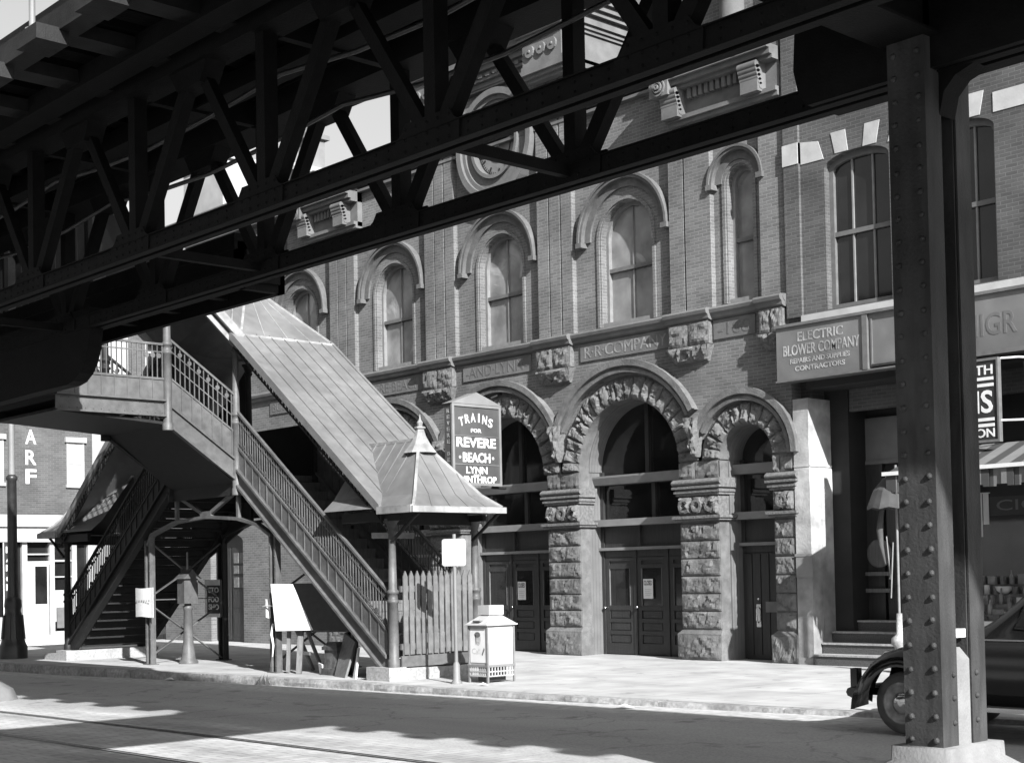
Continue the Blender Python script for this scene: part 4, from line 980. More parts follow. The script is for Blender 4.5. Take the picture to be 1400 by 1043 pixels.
for cx in COLX:
    c = column(cx)
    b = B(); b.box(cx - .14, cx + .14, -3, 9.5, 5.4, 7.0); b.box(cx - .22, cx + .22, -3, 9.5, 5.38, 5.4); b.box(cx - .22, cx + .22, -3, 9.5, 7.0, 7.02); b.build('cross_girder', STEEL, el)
    b = B()
    for s in (-1, 1):
        if cx > -10:
            pts = [(cx + s * .14, ZB + .01), (cx + s * .9, ZB + .01), (cx + s * .98, ZB + .12), (cx + s * 1.02, ZB + .3), (cx + s * 1.0, ZB + .6), (cx + s * .9, ZB + .85), (cx + s * 1.15, 6.84), (cx + s * .14, 6.84)]
            b.prism(pts, 'y', 9.0, 9.06); b.prism(pts, 'y', 9.34, 9.4)
            if s > 0:
                b.prism([(cx + .14, ZB), (cx + .42, ZB), (cx + .27, ZB - .05), (cx + .18, ZB - .14), (cx + .14, ZB - .3)], 'y', 9.1, 9.3)
        else:
            pts = [(cx, 4.4), (cx + s * 3.2, 4.44)] + [(cx + s * (4.22 + .7 * math.sin(a)), 5.14 - .7 * math.cos(a)) for a in (.0, .3, .6, .9, 1.2, 1.55)] + [(cx + s * 4.92, 5.42), (cx, 5.42)]
            b.prism(pts, 'y', 9.1, 9.3)
    b.build('knee_plate', STEEL, el)
# platform alongside the track
pf = thing('station_platform', 'dark timber platform with fencing beside the elevated track above the landing', 'platform', (-26, 10.6, 5.4))
b = B(); b.box(-37, -15.9, 9.9, 10.7, 5.9, 6.1); b.build('deck', TIMBER, pf)
b = B(); b.box(-37, -15.9, 9.95, 10.05, 5.4, 5.9); b.box(-37, -15.9, 10.55, 10.65, 5.4, 5.9)
for k in range(18): b.box(-16 - k * 1.25, -15.85 - k * 1.25, 10.05, 10.55, 5.5, 5.9)
b.box(-16.0, -15.9, 9.95, 10.65, 5.4, 6.0); b.build('girder', STEEL, pf)
b = B()
for k in range(62): b.box(-37 + k * .26, -36.77 + k * .26, 10.6, 10.64, 6.1, 7.9)
b.box(-37, -20.9, 10.64, 10.69, 6.4, 6.5); b.box(-37, -20.9, 10.64, 10.69, 7.5, 7.6); b.build('screen_fence', TIMBER, pf)
b = B(); b.box(-37, -20.5, 9.75, 11.2, 8.6, 8.72)
for k in range(6): b.box(-36.5 + k * 3.1, -36.35 + k * 3.1, 10.45, 10.58, 6.1, 8.6)
b.build('canopy', TIMBER, pf)

# ---------------------------------------------------------------- covered staircase
sc = thing('station_staircase', 'covered iron staircase with sheet metal roof and twin flights in front of the station', 'staircase', (-25, 15.7, 0))
XC = -25.0; YN, YQ = 14.8, 16.6
def mir(x, s): return XC + s * (x - XC)
slope = .75
def zrail(x): return 1.47 + (-19.2 - x) * slope
def flight(s, m):
    X = lambda x: mir(x, s)
    for y in (YN, YQ):
        b = B()
        xa, xb = -19.22, -23.72
        def strip(off, th, dy=.0, wd=.03):
            p = [(X(xa), zrail(xa) + off), (X(xb), zrail(xb) + off), (X(xb), zrail(xb) + off + th), (X(xa), zrail(xa) + off + th)]
            b.prism(p, 'y', y - wd / 2 + dy, y + wd / 2 + dy)
        strip(-1.40, .33, 0, .02); strip(-1.42, .05, 0, .14); strip(-1.12, .05, 0, .14)      # stringer: web and flanges
        sg_ = b.build('stringer', m, sc)
        b = B(); strip(-1.07, .40, 0, .012); strip(-.70, .05, 0, .05); strip(-1.09, .03, 0, .04)
        n = 19
        for k in range(n + 1):
            x = xa + (xb - xa) * k / n; b.box(X(x) - .012, X(x) + .012, y - .022, y + .022, zrail(x) - 1.07, zrail(x) - .67)
        b.build('side_panel', m, sc)
        b = B(); n = 57
        for k in range(n + 1):
            x = xa + (xb - xa) * k / n
            b.box(X(x) - .009, X(x) + .009, y - .009, y + .009, zrail(x) - .68, zrail(x) - .02)
            if k % 3 == 1:
                for dz in (-.12, -.56): b.arch(X(x), zrail(x) + dz, .03, .045, y - .008, y + .008, 0, 2 * PI, 8)
        strip(-.2, .02, 0, .016); strip(-.6, .02, 0, .016)
        b.build('balustrade', m, sc)
        b = B(); strip(-.04, .05, 0, .06); b.build('handrail', m, sc)
    t0 = None
    for k in range(18):
        x = -19.3 - k * .25; z = .32 + k * .19
        b = B(); b.box(X(x), X(x - .27), YN + .08, YQ - .08, z - .035, z)
        b.box(X(x), X(x - .02), YN + .08, YQ - .08, z - .0, z + .02)
        b.box(X(x - .255), X(x - .27), YN + .08, YQ - .08, z + .02, z + .165)
        b.build('tread', WOODM if s > 0 else STAIRSH, sc)
flight(1, STAIRP); flight(-1, STAIRSH)  # left flight takes the paint with shade mixed in
def post(x, y, z0, z1, m, zc=None):
    b = B()
    zm = z0 + (1.25 if z1 - z0 < 2.6 else (z1 - z0) * .52)
    b.lathe([(.1, z0), (.1, z0 + .12), (.085, z0 + .14), (.085, zm - .2), (.1, zm - .19), (.1, zm - .15), (.082, zm - .14), (.082, zm - .05), (.1, zm - .04), (.1, zm), (.072, zm + .03), (.058, z1 - .25), (.085, z1 - .22), (.06, z1 - .18), (.1, z1 - .06), (.13, z1 - .03), (.13, z1)], (x, y, 0), 12)
    return b.build('post', m, sc)
post(-19.08, YN, .22, 2.66, STAIRP); post(-19.08, YQ, .22, 2.66, STAIRP)
post(mir(-19.08, -1), YN, .22, 2.66, STAIRSH); post(mir(-19.08, -1), YQ, .22, 2.66, STAIRSH)
for s, m in ((1, STAIRP), (-1, STAIRSH)):
    post(mir(-23.8, s), YN, 3.3, 6.25, m); post(mir(-23.8, s), 13.36, 4.45, 7.5, m); post(mir(-23.8, s), YQ, 3.4, 6.2, STAIRSH)
# upper flight towards the track, and the landings
def zr2(y): return 5.18 + (14.8 - y) * .68
for s, m in ((1, STAIRP), (-1, STAIRSH)):
    x = mir(-23.8, s)
    def strip2(b, o, th, wd, ya=14.75, yb=13.42): b.prism([(ya, zr2(ya) + o), (yb, zr2(yb) + o), (yb, zr2(yb) + o + th), (ya, zr2(ya) + o + th)], 'x', x - wd / 2, x + wd / 2)
    b = B(); strip2(b, -1.62, .38, .02); strip2(b, -1.64, .05, .12); strip2(b, -1.26, .05, .12); b.build('stringer', m, sc)
    b = B(); strip2(b, -1.22, .5, .012); strip2(b, -.74, .04, .05)
    for k in range(7): y = 14.7 - k * .21; b.box(x - .02, x + .02, y - .01, y + .01, zr2(y) - 1.2, zr2(y) - .72)
    b.build('side_panel', m, sc)
    b = B()
    for k in range(14):
        y = 14.7 - k * .098; b.box(x - .009, x + .009, y - .009, y + .009, zr2(y) - .72, zr2(y) - .02)
        if k % 2: b.add(*(lambda q: (q.v, q.f))(B().lathe([(.045, -.008), (.045, .008)], (x, y, zr2(y) - .14), 8, 'x')))
    strip2(b, -.22, .02, .016); strip2(b, -.04, .05, .06); strip2(b, -.45, .025, .016); b.build('balustrade', m, sc)
    b = B(); b.box(x - .01, x + .01, 11.2, 13.3, 4.7, 5.0); b.box(x - .08, x + .08, 11.2, 13.3, 4.69, 4.72); b.box(x - .08, x + .08, 11.2, 13.3, 4.97, 5.0)
    for k in range(14):
        for z in (4.76, 4.93): b.lathe([(.012, 0), (.004, .012 * s)], (x + .01 * s, 11.3 + k * .15, z), 6, 'x')
    b.build('girder', m, sc)
    b = B(); b.box(x - .006, x + .006, 11.2, 13.3, 5.0, 5.38); b.box(x - .025, x + .025, 11.2, 13.3, 5.36, 5.4)
    for k in range(9): b.box(x - .02, x + .02, 11.3 + k * .25, 11.315 + k * .25, 5.0, 5.38)
    b.build('side_panel', m, sc)
    b = B(); b.box(x - .025, x + .025, 11.2, 13.3, 5.99, 6.03); b.box(x - .01, x + .01, 11.2, 13.3, 5.86, 5.88)
    for k in range(21): b.box(x - .009, x + .009, 11.25 + k * .1, 11.268 + k * .1, 5.38, 6.0)
    for k in range(3): b.add(*(lambda q: (q.v, q.f))(B().lathe([(.05, -.008), (.05, .008)], (x, 12.95 + k * .12, 5.8), 8, 'x')))
    b.build('balustrade', m, sc)
    b = B(); b.box(x - .05, x + .05, 14.78, YQ, 3.3, 3.6); b.build('girder', STAIRSH, sc)
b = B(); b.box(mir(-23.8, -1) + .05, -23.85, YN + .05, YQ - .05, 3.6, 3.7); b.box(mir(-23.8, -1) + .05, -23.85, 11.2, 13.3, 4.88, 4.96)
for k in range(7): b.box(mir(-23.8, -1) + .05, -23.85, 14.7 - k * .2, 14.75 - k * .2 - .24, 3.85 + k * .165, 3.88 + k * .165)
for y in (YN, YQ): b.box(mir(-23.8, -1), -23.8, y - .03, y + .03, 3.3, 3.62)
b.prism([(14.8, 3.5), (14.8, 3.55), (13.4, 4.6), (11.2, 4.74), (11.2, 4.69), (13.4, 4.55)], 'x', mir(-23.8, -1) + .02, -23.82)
b.build('landing', STAIRSH, sc)
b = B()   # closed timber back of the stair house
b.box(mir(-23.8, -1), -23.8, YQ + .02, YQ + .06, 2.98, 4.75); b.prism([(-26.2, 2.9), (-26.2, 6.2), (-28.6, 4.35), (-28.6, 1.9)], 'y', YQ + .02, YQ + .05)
b.build('back_panel', STAIRSH, sc)
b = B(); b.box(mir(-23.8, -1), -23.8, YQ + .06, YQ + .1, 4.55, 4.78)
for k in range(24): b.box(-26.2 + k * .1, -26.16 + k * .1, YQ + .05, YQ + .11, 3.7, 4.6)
b.build('balustrade', STAIRSH, sc)
# lattice trestle
LX = [-27.32, -22.68]
for i, x in enumerate(LX):
    for y in (14.88, 16.6):
        if i == 1 and y > 16: pass
        b = B(); z1 = 2.55 if y < 16 else 2.7
        for dx in (-.11, .06): b.box(x + dx, x + dx + .05, y - .06, y + .06, 0, z1)
        b.box(x - .12, x + .12, y + .03, y + .045, 0, z1)
        for k in range(12): b.lathe([(.013, 0), (.004, -.013)], (x - .085, y - .06, .12 + k * .2), 6, 'y'); b.lathe([(.013, 0), (.004, -.013)], (x + .085, y - .06, .12 + k * .2), 6, 'y')
        b.box(x - .16, x + .16, y - .1, y + .1, 0, .02)
        b.build('lattice_post', STAIRP if y < 16 else STAIRSH, sc)
    b = B()
    g = (x, 15.72, 1.9)
    for p, q in (((x, 14.92, 1.42), g), ((x, 14.92, 2.5), g), (g, (x, 16.55, 2.5)), (g, (x, 16.55, 1.3)), ((x, 14.92, 1.2), (x, 16.55, .06)), ((x, 14.92, .2), (x, 16.55, 1.2)), ((x, 14.92, 1.33), (x, 16.55, 1.33))): b.bar(p, q, .02, .07, (1, 0, 0))
    b.box(x - .015, x + .015, 15.6, 15.84, 1.75, 2.02)
    b.build('cross_brace', STAIRP, sc)
for y in (14.86, 16.6):
    b = B(); AX = [(-27.3, 2.45), (-27.15, 2.66), (-26.2, 2.88), (-25.0, 2.94), (-23.85, 2.86), (-23.2, 2.73), (-22.7, 2.5)]
    for (xa, za), (xb, zb) in zip(AX, AX[1:]): b.bar((xa, y, za), (xb, y, zb), .12, .06)
    for xa, za, xb, zb in ((-25.0, 2.95, -23.9, 3.4), (-25.0, 2.95, -26.1, 3.4), (-23.85, 2.88, -23.85, 3.35), (-26.15, 2.9, -26.15, 3.35)): b.bar((xa, y, za), (xb, y, zb), .07, .07)
    b.box(-25.2, -24.8, y - .04, y + .04, 2.93, 3.05)
    b.build('arched_brace', STAIRP if y < 16 else STAIRSH, sc)
# roofs
YE0, YE1 = 14.58, 16.88
def zroof(x): return 2.86 + (-19.1 - x) * .773
def ridge_seams(b, pts): 
    for p, q in pts: b.bar(p, q, .025, .04)
SEAM = TIN
def flight_roof(s, m, ml):
    X = lambda x: mir(x, s)
    b = B(); xa, xb = -19.1, -23.6
    th = .05
    P = [(X(xa), zroof(xa) - th), (X(xb), zroof(xb) - th), (X(xb), zroof(xb)), (X(xa), zroof(xa))]
    b.prism(P, 'y', YE0, YE1)
    for k in range(1, 8):
        y = YE0 + (YE1 - YE0) * k / 8
        b.prism([(X(xa), zroof(xa)), (X(xb), zroof(xb)), (X(xb), zroof(xb) + .025), (X(xa), zroof(xa) + .025)], 'y', y - .008, y + .008)
    o = b.build('roof', m, sc)
    for y in (YE0, YE1): b = B(); b.prism([(X(xa), zroof(xa) - .13), (X(xb), zroof(xb) - .13), (X(xb), zroof(xb) + .03), (X(xa), zroof(xa) + .03)], 'y', y - .03, y + .03); b.build('eave_board', m, o)
    b = B()
    for k in range(44):
        x = xa - .05 - k * .1
        for y in (YE0 + .06, YE1 - .06): b.box(X(x) - .02, X(x) + .02, y - .01, y + .01, zroof(x) - .3, zroof(x) - .12)
    for y in (YE0 + .06, YE1 - .06): b.prism([(X(xa), zroof(xa) - .3), (X(xb), zroof(xb) - .3), (X(xb), zroof(xb) - .27), (X(xa), zroof(xa) - .27)], 'y', y - .012, y + .012)
    b.build('eave_fringe', STAIRSH, o)
    # kiosk hood over the foot of the flight
    b = B(); ze, zr_ = 2.83, 4.02; xe = -18.2; yr = 15.55; y0, y1 = 14.56, 16.47
    xr = -19.25; xw = -20.75
    A = [(X(xe), y0, ze), (X(xe), y1, ze)]
    mid_ = lambda p, q, t, dz: tuple(p[i] + (q[i] - p[i]) * t + (dz if i == 2 else 0) for i in range(3))
    top = (X(xr), yr, zr_)
    fl = []
    c0, c1 = (X(xe), y0, ze), (X(xe), y1, ze)
    d0, d1 = (X(-19.12), y0, ze), (X(-19.12), y1, ze)
    r0, r1 = (X(xr), yr, zr_), (X(xw), yr, zr_)
    m0, m1 = mid_(c0, r0, .25, -.09), mid_(c1, r0, .25, -.09)
    n0, n1 = mid_((X(-20.7), y0, ze), r1, .25, -.09), mid_((X(-20.7), y1, ze), r1, .25, -.09)
    e0, e1 = (X(-20.7), y0, ze), (X(-20.7), y1, ze)
    b.add([c0, c1, m0, m1, r0, r1, n0, n1, e0, e1], [(0, 1, 3, 2), (2, 3, 4), (0, 2, 6, 8), (2, 4, 5, 6), (1, 9, 7, 3), (3, 7, 5, 4)])
    b.box(X(xe), X(-19.15), y0, y1, ze - .05, ze)
    for t in (.2, .4, .6, .8):
        p = tuple(c0[i] + (c1[i] - c0[i]) * t for i in range(3)); q = tuple(m0[i] + (m1[i] - m0[i]) * t for i in range(3)); tt = 1 - abs(t - .5) * 2
        k_ = (q[0] + (r0[0] - q[0]) * tt * .97, q[1] + (yr - q[1]) * tt * .97 if False else q[1], q[2] + (zr_ - q[2]) * tt * .97)
        b.bar(p, q, .015, .03); b.bar(q, k_, .015, .03)
    for k in range(5):
        x = -19.3 - k * .28
        p = (X(x), y0 + .26, ze + .2); q = (X(x), yr, zr_ + .01); b.bar(p, q, .015, .03)
        p = (X(x), y1 - .26, ze + .2); b.bar(p, q, .015, .03)
    ko = b.build('kiosk_roof', m, sc)
    b = B()
    for p, q in ((c0, m0), (m0, r0), (c1, m1), (m1, r0), (r0, r1)): b.bar(p, q, .05, .05)
    b.build('ridge_roll', ml, ko)
    b = B(); b.box(X(xe) - .05, X(xe) + .05, y0 - .05, y1 + .05, ze - .1, ze + .0); b.box(X(xe), X(-19.1), y0 - .06, y0 + .06, ze - .1, ze + .02); b.box(X(xe), X(-19.1), y1 - .06, y1 + .06, ze - .1, ze)
    b.build('gutter', ml, ko)
    b = B(); b.lathe([(.3, zr_ - .24), (.19, zr_ - .1), (.11, zr_ + .04), (.07, zr_ + .16), (.1, zr_ + .18), (.1, zr_ + .2), (.04, zr_ + .22), (.055, zr_ + .28), (.02, zr_ + .33), (.005, zr_ + .42)], (X(xr + .03), yr, 0), 8); b.build('finial', ml, ko)
    b = B()
    for y in (14.72, 16.5): b.box(X(-18.7), X(-20.3), y - .04, y + .04, 2.62, 2.78)
    b.box(X(-19.12), X(-19.04), 14.72, 16.5, 2.56, 2.78)
    b.box(X(-18.75), X(-20.0), 14.72, 16.5, 2.76, 2.79)
    for y in (14.75, 16.48): b.tube([(X(-19.0), y, 2.3), (X(-18.8), y, 2.42), (X(-18.5), y, 2.62), (X(-18.3), y, 2.74)], .03)
    b.build('eave_frame', STAIRSH, ko)
flight_roof(1, TIN, TINL); flight_roof(-1, TIN, TINL)
# hip over the upper landing and gable over the upper flight
b = B(); zh = 6.3; zk = 7.42
xl, xr_ = mir(-23.55, -1), -23.55
a0, a1 = (xr_, YE0 + .2, zh), (xr_, YE1 + .02, zh); b0, b1 = (xl, YE0 + .2, zh), (xl, YE1 + .02, zh)
k0, k1 = (XC, 15.8, zk), (XC, 16.25, zk)
b.add([a0, a1, b0, b1, k0, k1], [(0, 1, 5, 4), (2, 4, 5, 3), (1, 3, 5), ])
ux = lambda s: (xr_ if s > 0 else xl)
g0, g1 = (ux(1), 12.3, 8.5), (ux(-1), 12.3, 8.5); kg = (XC, 12.3, 9.3)
b.add([a0, g0, kg, k0, b0, g1], [(0, 1, 2, 3), (4, 3, 2, 5), (1, 5, 2)])
o = b.build('landing_roof', TIN, sc)
b = B()
for p, q in ((a0, k0), (a1, k1), (a0, a1), (k0, k1)): b.bar(p, q, .05, .04)
for t in (.25, .5, .75): b.bar(tuple(a0[i] + (a1[i] - a0[i]) * t for i in range(3)), tuple(k0[i] + (k1[i] - k0[i]) * t for i in range(3)), .012, .02)
for t in (.08, .2, .32, .44, .6): b.bar(tuple(a0[i] + (g0[i] - a0[i]) * t for i in range(3)), tuple(k0[i] + (kg[i] - k0[i]) * t for i in range(3)), .02, .03)
b.build('ridge_roll', TINL, o)
b = B(); b.bar((a0[0] + .03, a0[1], a0[2] - .06), (g0[0] + .03, g0[1], g0[2] - .06), .06, .16); b.bar((a0[0] - .1, a0[1], a0[2] - .25), (g0[0] - .1, g0[1], g0[2] - .25), .06, .1); b.build('eave_board', TINL, o)
b = B(); b.bar((b0[0], b0[1], b0[2] - .06), (g1[0], g1[1], g1[2] - .06), .06, .16); b.build('eave_board', TINL, o)
# granite footings
b = B(); b.box(-19.6, -18.98, 14.62, 14.98, -.05, .22); b.box(-19.3, -18.98, 14.98, 15.45, -.05, .2); b.box(-19.35, -18.98, 15.46, 16.85, -.05, .19); b.build('footing', GRAN, sc)
b = B(); b.box(-31.0, -31.6, 14.55, 16.85, -.05, .14); b.box(-30.5, -31.0, 14.55, 16.8, -.05, .22); b.build('footing', GRAN, sc)
b = B(); b.box(-19.15, -19.1, YN, YQ, .2, .3); b.build('bottom_step', GRAN, sc)
# dim partition and lit sill seen inside the kiosk
b = B(); b.box(-19.9, -19.86, 15.0, 15.9, 2.36, 2.46); b.build('header_board', TINL, sc)

# ---------------------------------------------------------------- picket fence
FENCEP = mat('fence_paint', .108, .7, .25, 9, .15, 50, stain=.2)
pk = thing('picket_fence', 'grey pointed picket fence closing off the foot of the covered staircase', 'fence', (-19.0, 15.7, .2))
p0 = None
for k in range(12):
    y = 14.94 + k * .128
    if p0 is None: b = B(); b.prism([(y, .42), (y + .092, .42), (y + .092, 1.7), (y + .046, 1.8), (y, 1.7)], 'x', -19.0, -18.975); p0 = b.build('picket', FENCEP, pk)
    else: dup_at(p0, (0, k * .128, 0))
for z in (.5, 1.45): b = B(); b.box(-19.05, -19.0, 14.9, 16.5, z, z + .1); b.build('fence_rail', STAIRP, pk)
b = B(); b.box(-19.03, -18.99, 14.9, 16.5, .22, .4); b.build('kick_board', STAIRP, pk)

# ---------------------------------------------------------------- hanging box sign on the station
ts = thing('box_sign', 'boxed TRAINS FOR REVERE BEACH sign with peaked top jutting from the station front', 'sign', (-23.7, 20.6, 3.6))
b = B(); b.box(-23.83, -23.58, 19.95, 21.3, 3.64, 5.34); bd = b.build('board', SIGNG if 0 else mat('sign_slate', .055, .5, .15, 4, stain=.2), ts)
b = B()
for y in (19.93, 21.26): b.box(-23.6, -23.55, y, y + .06, 3.62, 5.36)
b.box(-23.6, -23.55, 19.99, 21.26, 3.62, 3.68); b.box(-23.6, -23.55, 19.99, 21.26, 5.3, 5.36); b.box(-23.575, -23.565, 19.99, 21.26, 4.06, 4.075); b.box(-23.575, -23.565, 19.99, 21.26, 4.67, 4.68)
b.build('frame', GPAINT, ts)
b = B(); b.prism([(19.9, 5.36), (21.35, 5.36), (20.62, 5.62)], 'x', -23.86, -23.54); b.build('cap', GPAINT, ts)
for p_, q_, r_ in (((-23.75, 21.2, 5.55), (-23.75, 21.6, 5.7), .02), ((-23.75, 21.2, 3.6), (-23.75, 21.6, 3.6), .03)): b = B(); b.tube([p_, q_], r_); b.build('bracket', IRON, ts)
xs_ = -23.58
for i, ch in enumerate('TRAINS'):
    t = (i - 2.5); text(ch, (xs_, 20.62 + t * .165, 5.08 - .016 * t * t), .19, .13 if ch != 'I' else .04, LETW, bd, facing='+x', bold=.02, tilt=-t * .09)
text('FOR', (xs_, 20.62, 4.8), .08, .3, LETW, bd, facing='+x', bold=.03)
text('REVERE', (xs_, 20.62, 4.54), .21, 1.12, LETW, bd, facing='+x', bold=.03)
text('BEACH', (xs_, 20.62, 4.22), .21, .78, LETW, bd, facing='+x', bold=.03)
for y in (20.15, 21.09): b = B(); b.lathe([(.03, 0), (.03, .006)], (xs_, y, 4.22), 10, 'x'); b.build('lettering', LETW, bd)
text('LYNN', (xs_, 20.62, 3.95), .15, .6, LETW, bd, facing='+x', bold=.03)
text('AND', (xs_, 20.62, 3.845), .04, .2, LETW, bd, facing='+x', bold=.02)
text('WINTHROP', (xs_, 20.62, 3.75), .15, 1.12, LETW, bd, facing='+x', bold=.03)
for i, ch in enumerate('REVERE BEACH'):
    if ch != ' ': text(ch, (-23.71, 19.95, 5.2 - i * .13), .085, .09, LETG, bd, facing='-y', bold=.02)

# ---------------------------------------------------------------- pavement furniture
def paper_notice(x, z, which):
    b = B(); b.box(x - .13, x + .13, YD - .02, YD - .014, z - .2, z + .2)
    o = tag(b.build('notice', PAPER), 'white CLOSED notice stuck on the ' + which, 'notice', 'closed notices on the station doors')
    text('CLOSED', (x, YD - .02, z + .12), .1, .22, LETD, o, bold=.02, ext=.002)
    b = B()
    for k in range(4): b.box(x - .09, x + .09 - .03 * (k % 2), YD - .022, YD - .02, z - .02 - k * .04, z - .012 - k * .04)
    b.build('small_print', LETG, o)
paper_notice(-20.09, 1.36, 'middle door of the widest stone arch'); paper_notice(-23.87, 1.34, 'door just behind the litter bin')
np_ = thing('street_sign', 'white CARS traffic sign on a thin steel post in front of the picket fence', 'sign', (-17.7, 14.97, 0))
b = B(); b.tube([(-17.7, 14.97, 0), (-17.7, 14.97, 2.36)], .03, 10); b.lathe([(.09, 0), (.09, .02), (.06, .06), (.055, .3), (.035, .34)], (-17.7, 14.97, 0), 12); b.build('post', GPAINT, np_)
b = B(); hw_, hh = .19, .215; r_ = .04; zc = 2.07
poly = []
for cx_, cz_, a in ((hw_ - r_, hh - r_, 0), (-hw_ + r_, hh - r_, 1), (-hw_ + r_, -hh + r_, 2), (hw_ - r_, -hh + r_, 3)):
    for q in range(5): t = (a + q / 4) * PI / 2; poly.append((-17.7 + cx_ + r_ * math.cos(t), zc + cz_ + r_ * math.sin(t)))
b.prism(poly, 'y', 14.93, 14.945); bd = b.build('plate', WPAINT, np_)
text('ALL', (-17.7, 14.93, 2.21), .05, .1, mat('letter_pale', .42, .6, .1), bd, bold=.01, ext=.002); text('STREET', (-17.72, 14.93, 2.11), .05, .22, bpy.data.materials['letter_pale'], bd, bold=.0, ext=.002); text('CARS', (-17.68, 14.93, 2.02), .065, .18, LETG, bd, bold=.02, ext=.002)
np_.rotation_euler = (0, 0, math.radians(40))
# litter bin
lb_ = thing('litter_bin', 'white peaked litter bin with a poster of a man on its side', 'litter bin', (-17.5, 15.54, 0))
x0, x1, y0, y1 = -17.74, -17.27, 15.25, 15.84
b = B(); b.box(x0 + .02, x1 - .02, y0 + .02, y1 - .02, .27, .9); b.build('body', WPAINT, lb_)
b = B()
for xx in (x0, x1 - .03):
    for yy in (y0, y1 - .03): b.box(xx, xx + .03, yy, yy + .03, 0, .92)
for z in (.25, .89): b.box(x0, x1, y0 - .003, y0 + .02, z, z + .035); b.box(x0, x1, y1 - .02, y1 + .003, z, z + .035); b.box(x1 - .02, x1 + .003, y0, y1, z, z + .035); b.box(x0 - .003, x0 + .02, y0, y1, z, z + .035)
b.build('frame', FRAMEL, lb_)
b = B(); b.hexa([(x0 - .03, y0 - .03, .92), (x1 + .03, y0 - .03, .92), (x1 + .03, y1 + .03, .92), (x0 - .03, y1 + .03, .92), (x0 + .14, y0 + .17, 1.07), (x1 - .14, y0 + .17, 1.07), (x1 - .14, y1 - .17, 1.07), (x0 + .14, y1 - .17, 1.07)])
b.box(x0 - .035, x1 + .035, y0 - .035, y1 + .035, .905, .925); b.box(x0 + .1, x1 - .1, y0 + .14, y1 - .14, 1.07, 1.22); b.build('lid', WPAINT, lb_)
b = B(); b.box(x0 + .15, x0 + .32, y0 - .02, y0 + .1, .965, .985); b.build('flap_hinge', FRAME, lb_)
b = B()
for k in range(9): b.box(x0 + .03 + k * .05, x0 + .05 + k * .05, y0 + .005, y0 + .02, .1, .25); b.box(x1 - .02, x1 - .005, y0 + .03 + k * .062, y0 + .05 + k * .062, .1, .25)
for z in (.1, .17): b.box(x0 + .02, x1 - .02, y0 + .0, y0 + .015, z, z + .02); b.box(x1 - .018, x1 - .002, y0 + .02, y1 - .02, z, z + .02)
b.build('lattice_skirt', WPAINT, lb_)
b = B(); b.box(x0 + .1, x1 - .1, y0 + .12, y1 - .12, .02, .26); b.build('bin_liner', IRON, lb_)
b = B(); b.box(x0 + .045, x1 - .045, y0 + .012, y0 + .02, .32, .86); po_ = b.build('poster', PAPER, lb_)
def disc(b, cx, cz, rx, rz, y, n=20): b.add([(cx + rx * math.cos(2 * PI * k / n), y, cz + rz * math.sin(2 * PI * k / n)) for k in range(n)], [tuple(range(n))])
b = B(); disc(b, -17.5, .69, .065, .1, y0 + .010); b.build('portrait_face', mat('print_grey', .35, .8, .3, 30), po_)
b = B(); disc(b, -17.515, .76, .07, .045, y0 + .0085); b.add([(-17.555, y0 + .0085, .6), (-17.57, y0 + .0085, .76), (-17.55, y0 + .0085, .76), (-17.54, y0 + .0085, .62)], [(0, 1, 2, 3)]); b.add([(-17.42, y0 + .0085, .45), (-17.36, y0 + .0085, .56), (-17.345, y0 + .0085, .53), (-17.4, y0 + .0085, .43)], [(0, 1, 2, 3)])
for q in (-17.525, -17.475): disc(b, q, .70, .01, .006, y0 + .0085, 8)
b.box(-17.515, -17.485, y0 + .008, y0 + .0085, .635, .64)
b.build('portrait_ink', mat('print_dark', .09, .8, .3, 30), po_)
text('Call', (-17.55, y0 + .011, .5), .09, .2, bpy.data.materials['print_grey'], po_, ext=.001)
# fire alarm pedestal
fa = thing('alarm_box', 'fire alarm box with pointed top on a tapering iron pedestal under the stairs', 'alarm box', (-26.92, 15.52, 0))
b = B(); b.lathe([(.2, 0), (.2, .04), (.15, .1), (.1, .5), (.085, 1.1), (.1, 1.12), (.1, 1.18), (.07, 1.2), (.07, 1.24)], (-26.92, 15.52, 0), 14); b.build('pedestal', STAIRP, fa)
b = B(); b.box(-27.06, -26.78, 15.36, 15.68, 1.24, 1.75); b.prism([(15.3, 1.75), (15.74, 1.75), (15.6, 1.86), (15.52, 1.95), (15.44, 1.86)], 'x', -27.1, -26.72); b.prism([(15.4, 1.24), (15.64, 1.24), (15.52, 1.4)], 'x', -26.78, -26.76); b.build('case', STAIRP, fa)
b = B(); b.tube([(-26.92, 15.52, 1.9), (-26.92, 15.52, 2.3)], [.025, .018]); b.build('stem', FRAMEL, fa)
# posters tied to the trestle, notices
def card(name, x0, x1, y, z0, z1, label, bend=.02, m=PAPER, cat='poster'):
    b = B(); n = 8; vs = []
    for k in range(n + 1):
        u = k / n; dy = bend * math.sin(u * PI * 1.5)
        vs += [(x0 + (x1 - x0) * u, y - dy, z0 + .01 * math.sin(u * 5)), (x0 + (x1 - x0) * u, y - dy, z1 - .012 * math.sin(u * 4)), (x0 + (x1 - x0) * u, y - dy + .006, z0 + .01 * math.sin(u * 5)), (x0 + (x1 - x0) * u, y - dy + .006, z1 - .012 * math.sin(u * 4))]
    fs = []
    for k in range(n): a = 4 * k; c = a + 4; fs += [(a, c, c + 1, a + 1), (a + 2, a + 3, c + 3, c + 2), (a + 1, c + 1, c + 3, a + 3), (a, a + 2, c + 2, c)]
    fs += [(0, 1, 3, 2), (4 * n, 4 * n + 2, 4 * n + 3, 4 * n + 1)]
    b.add(vs, fs); return tag(b.build(name, m), label, cat)
o = card('poster', -27.68, -26.98, 14.74, .98, 1.58, 'white paper poster tied to the left trestle post beside the open stair treads')
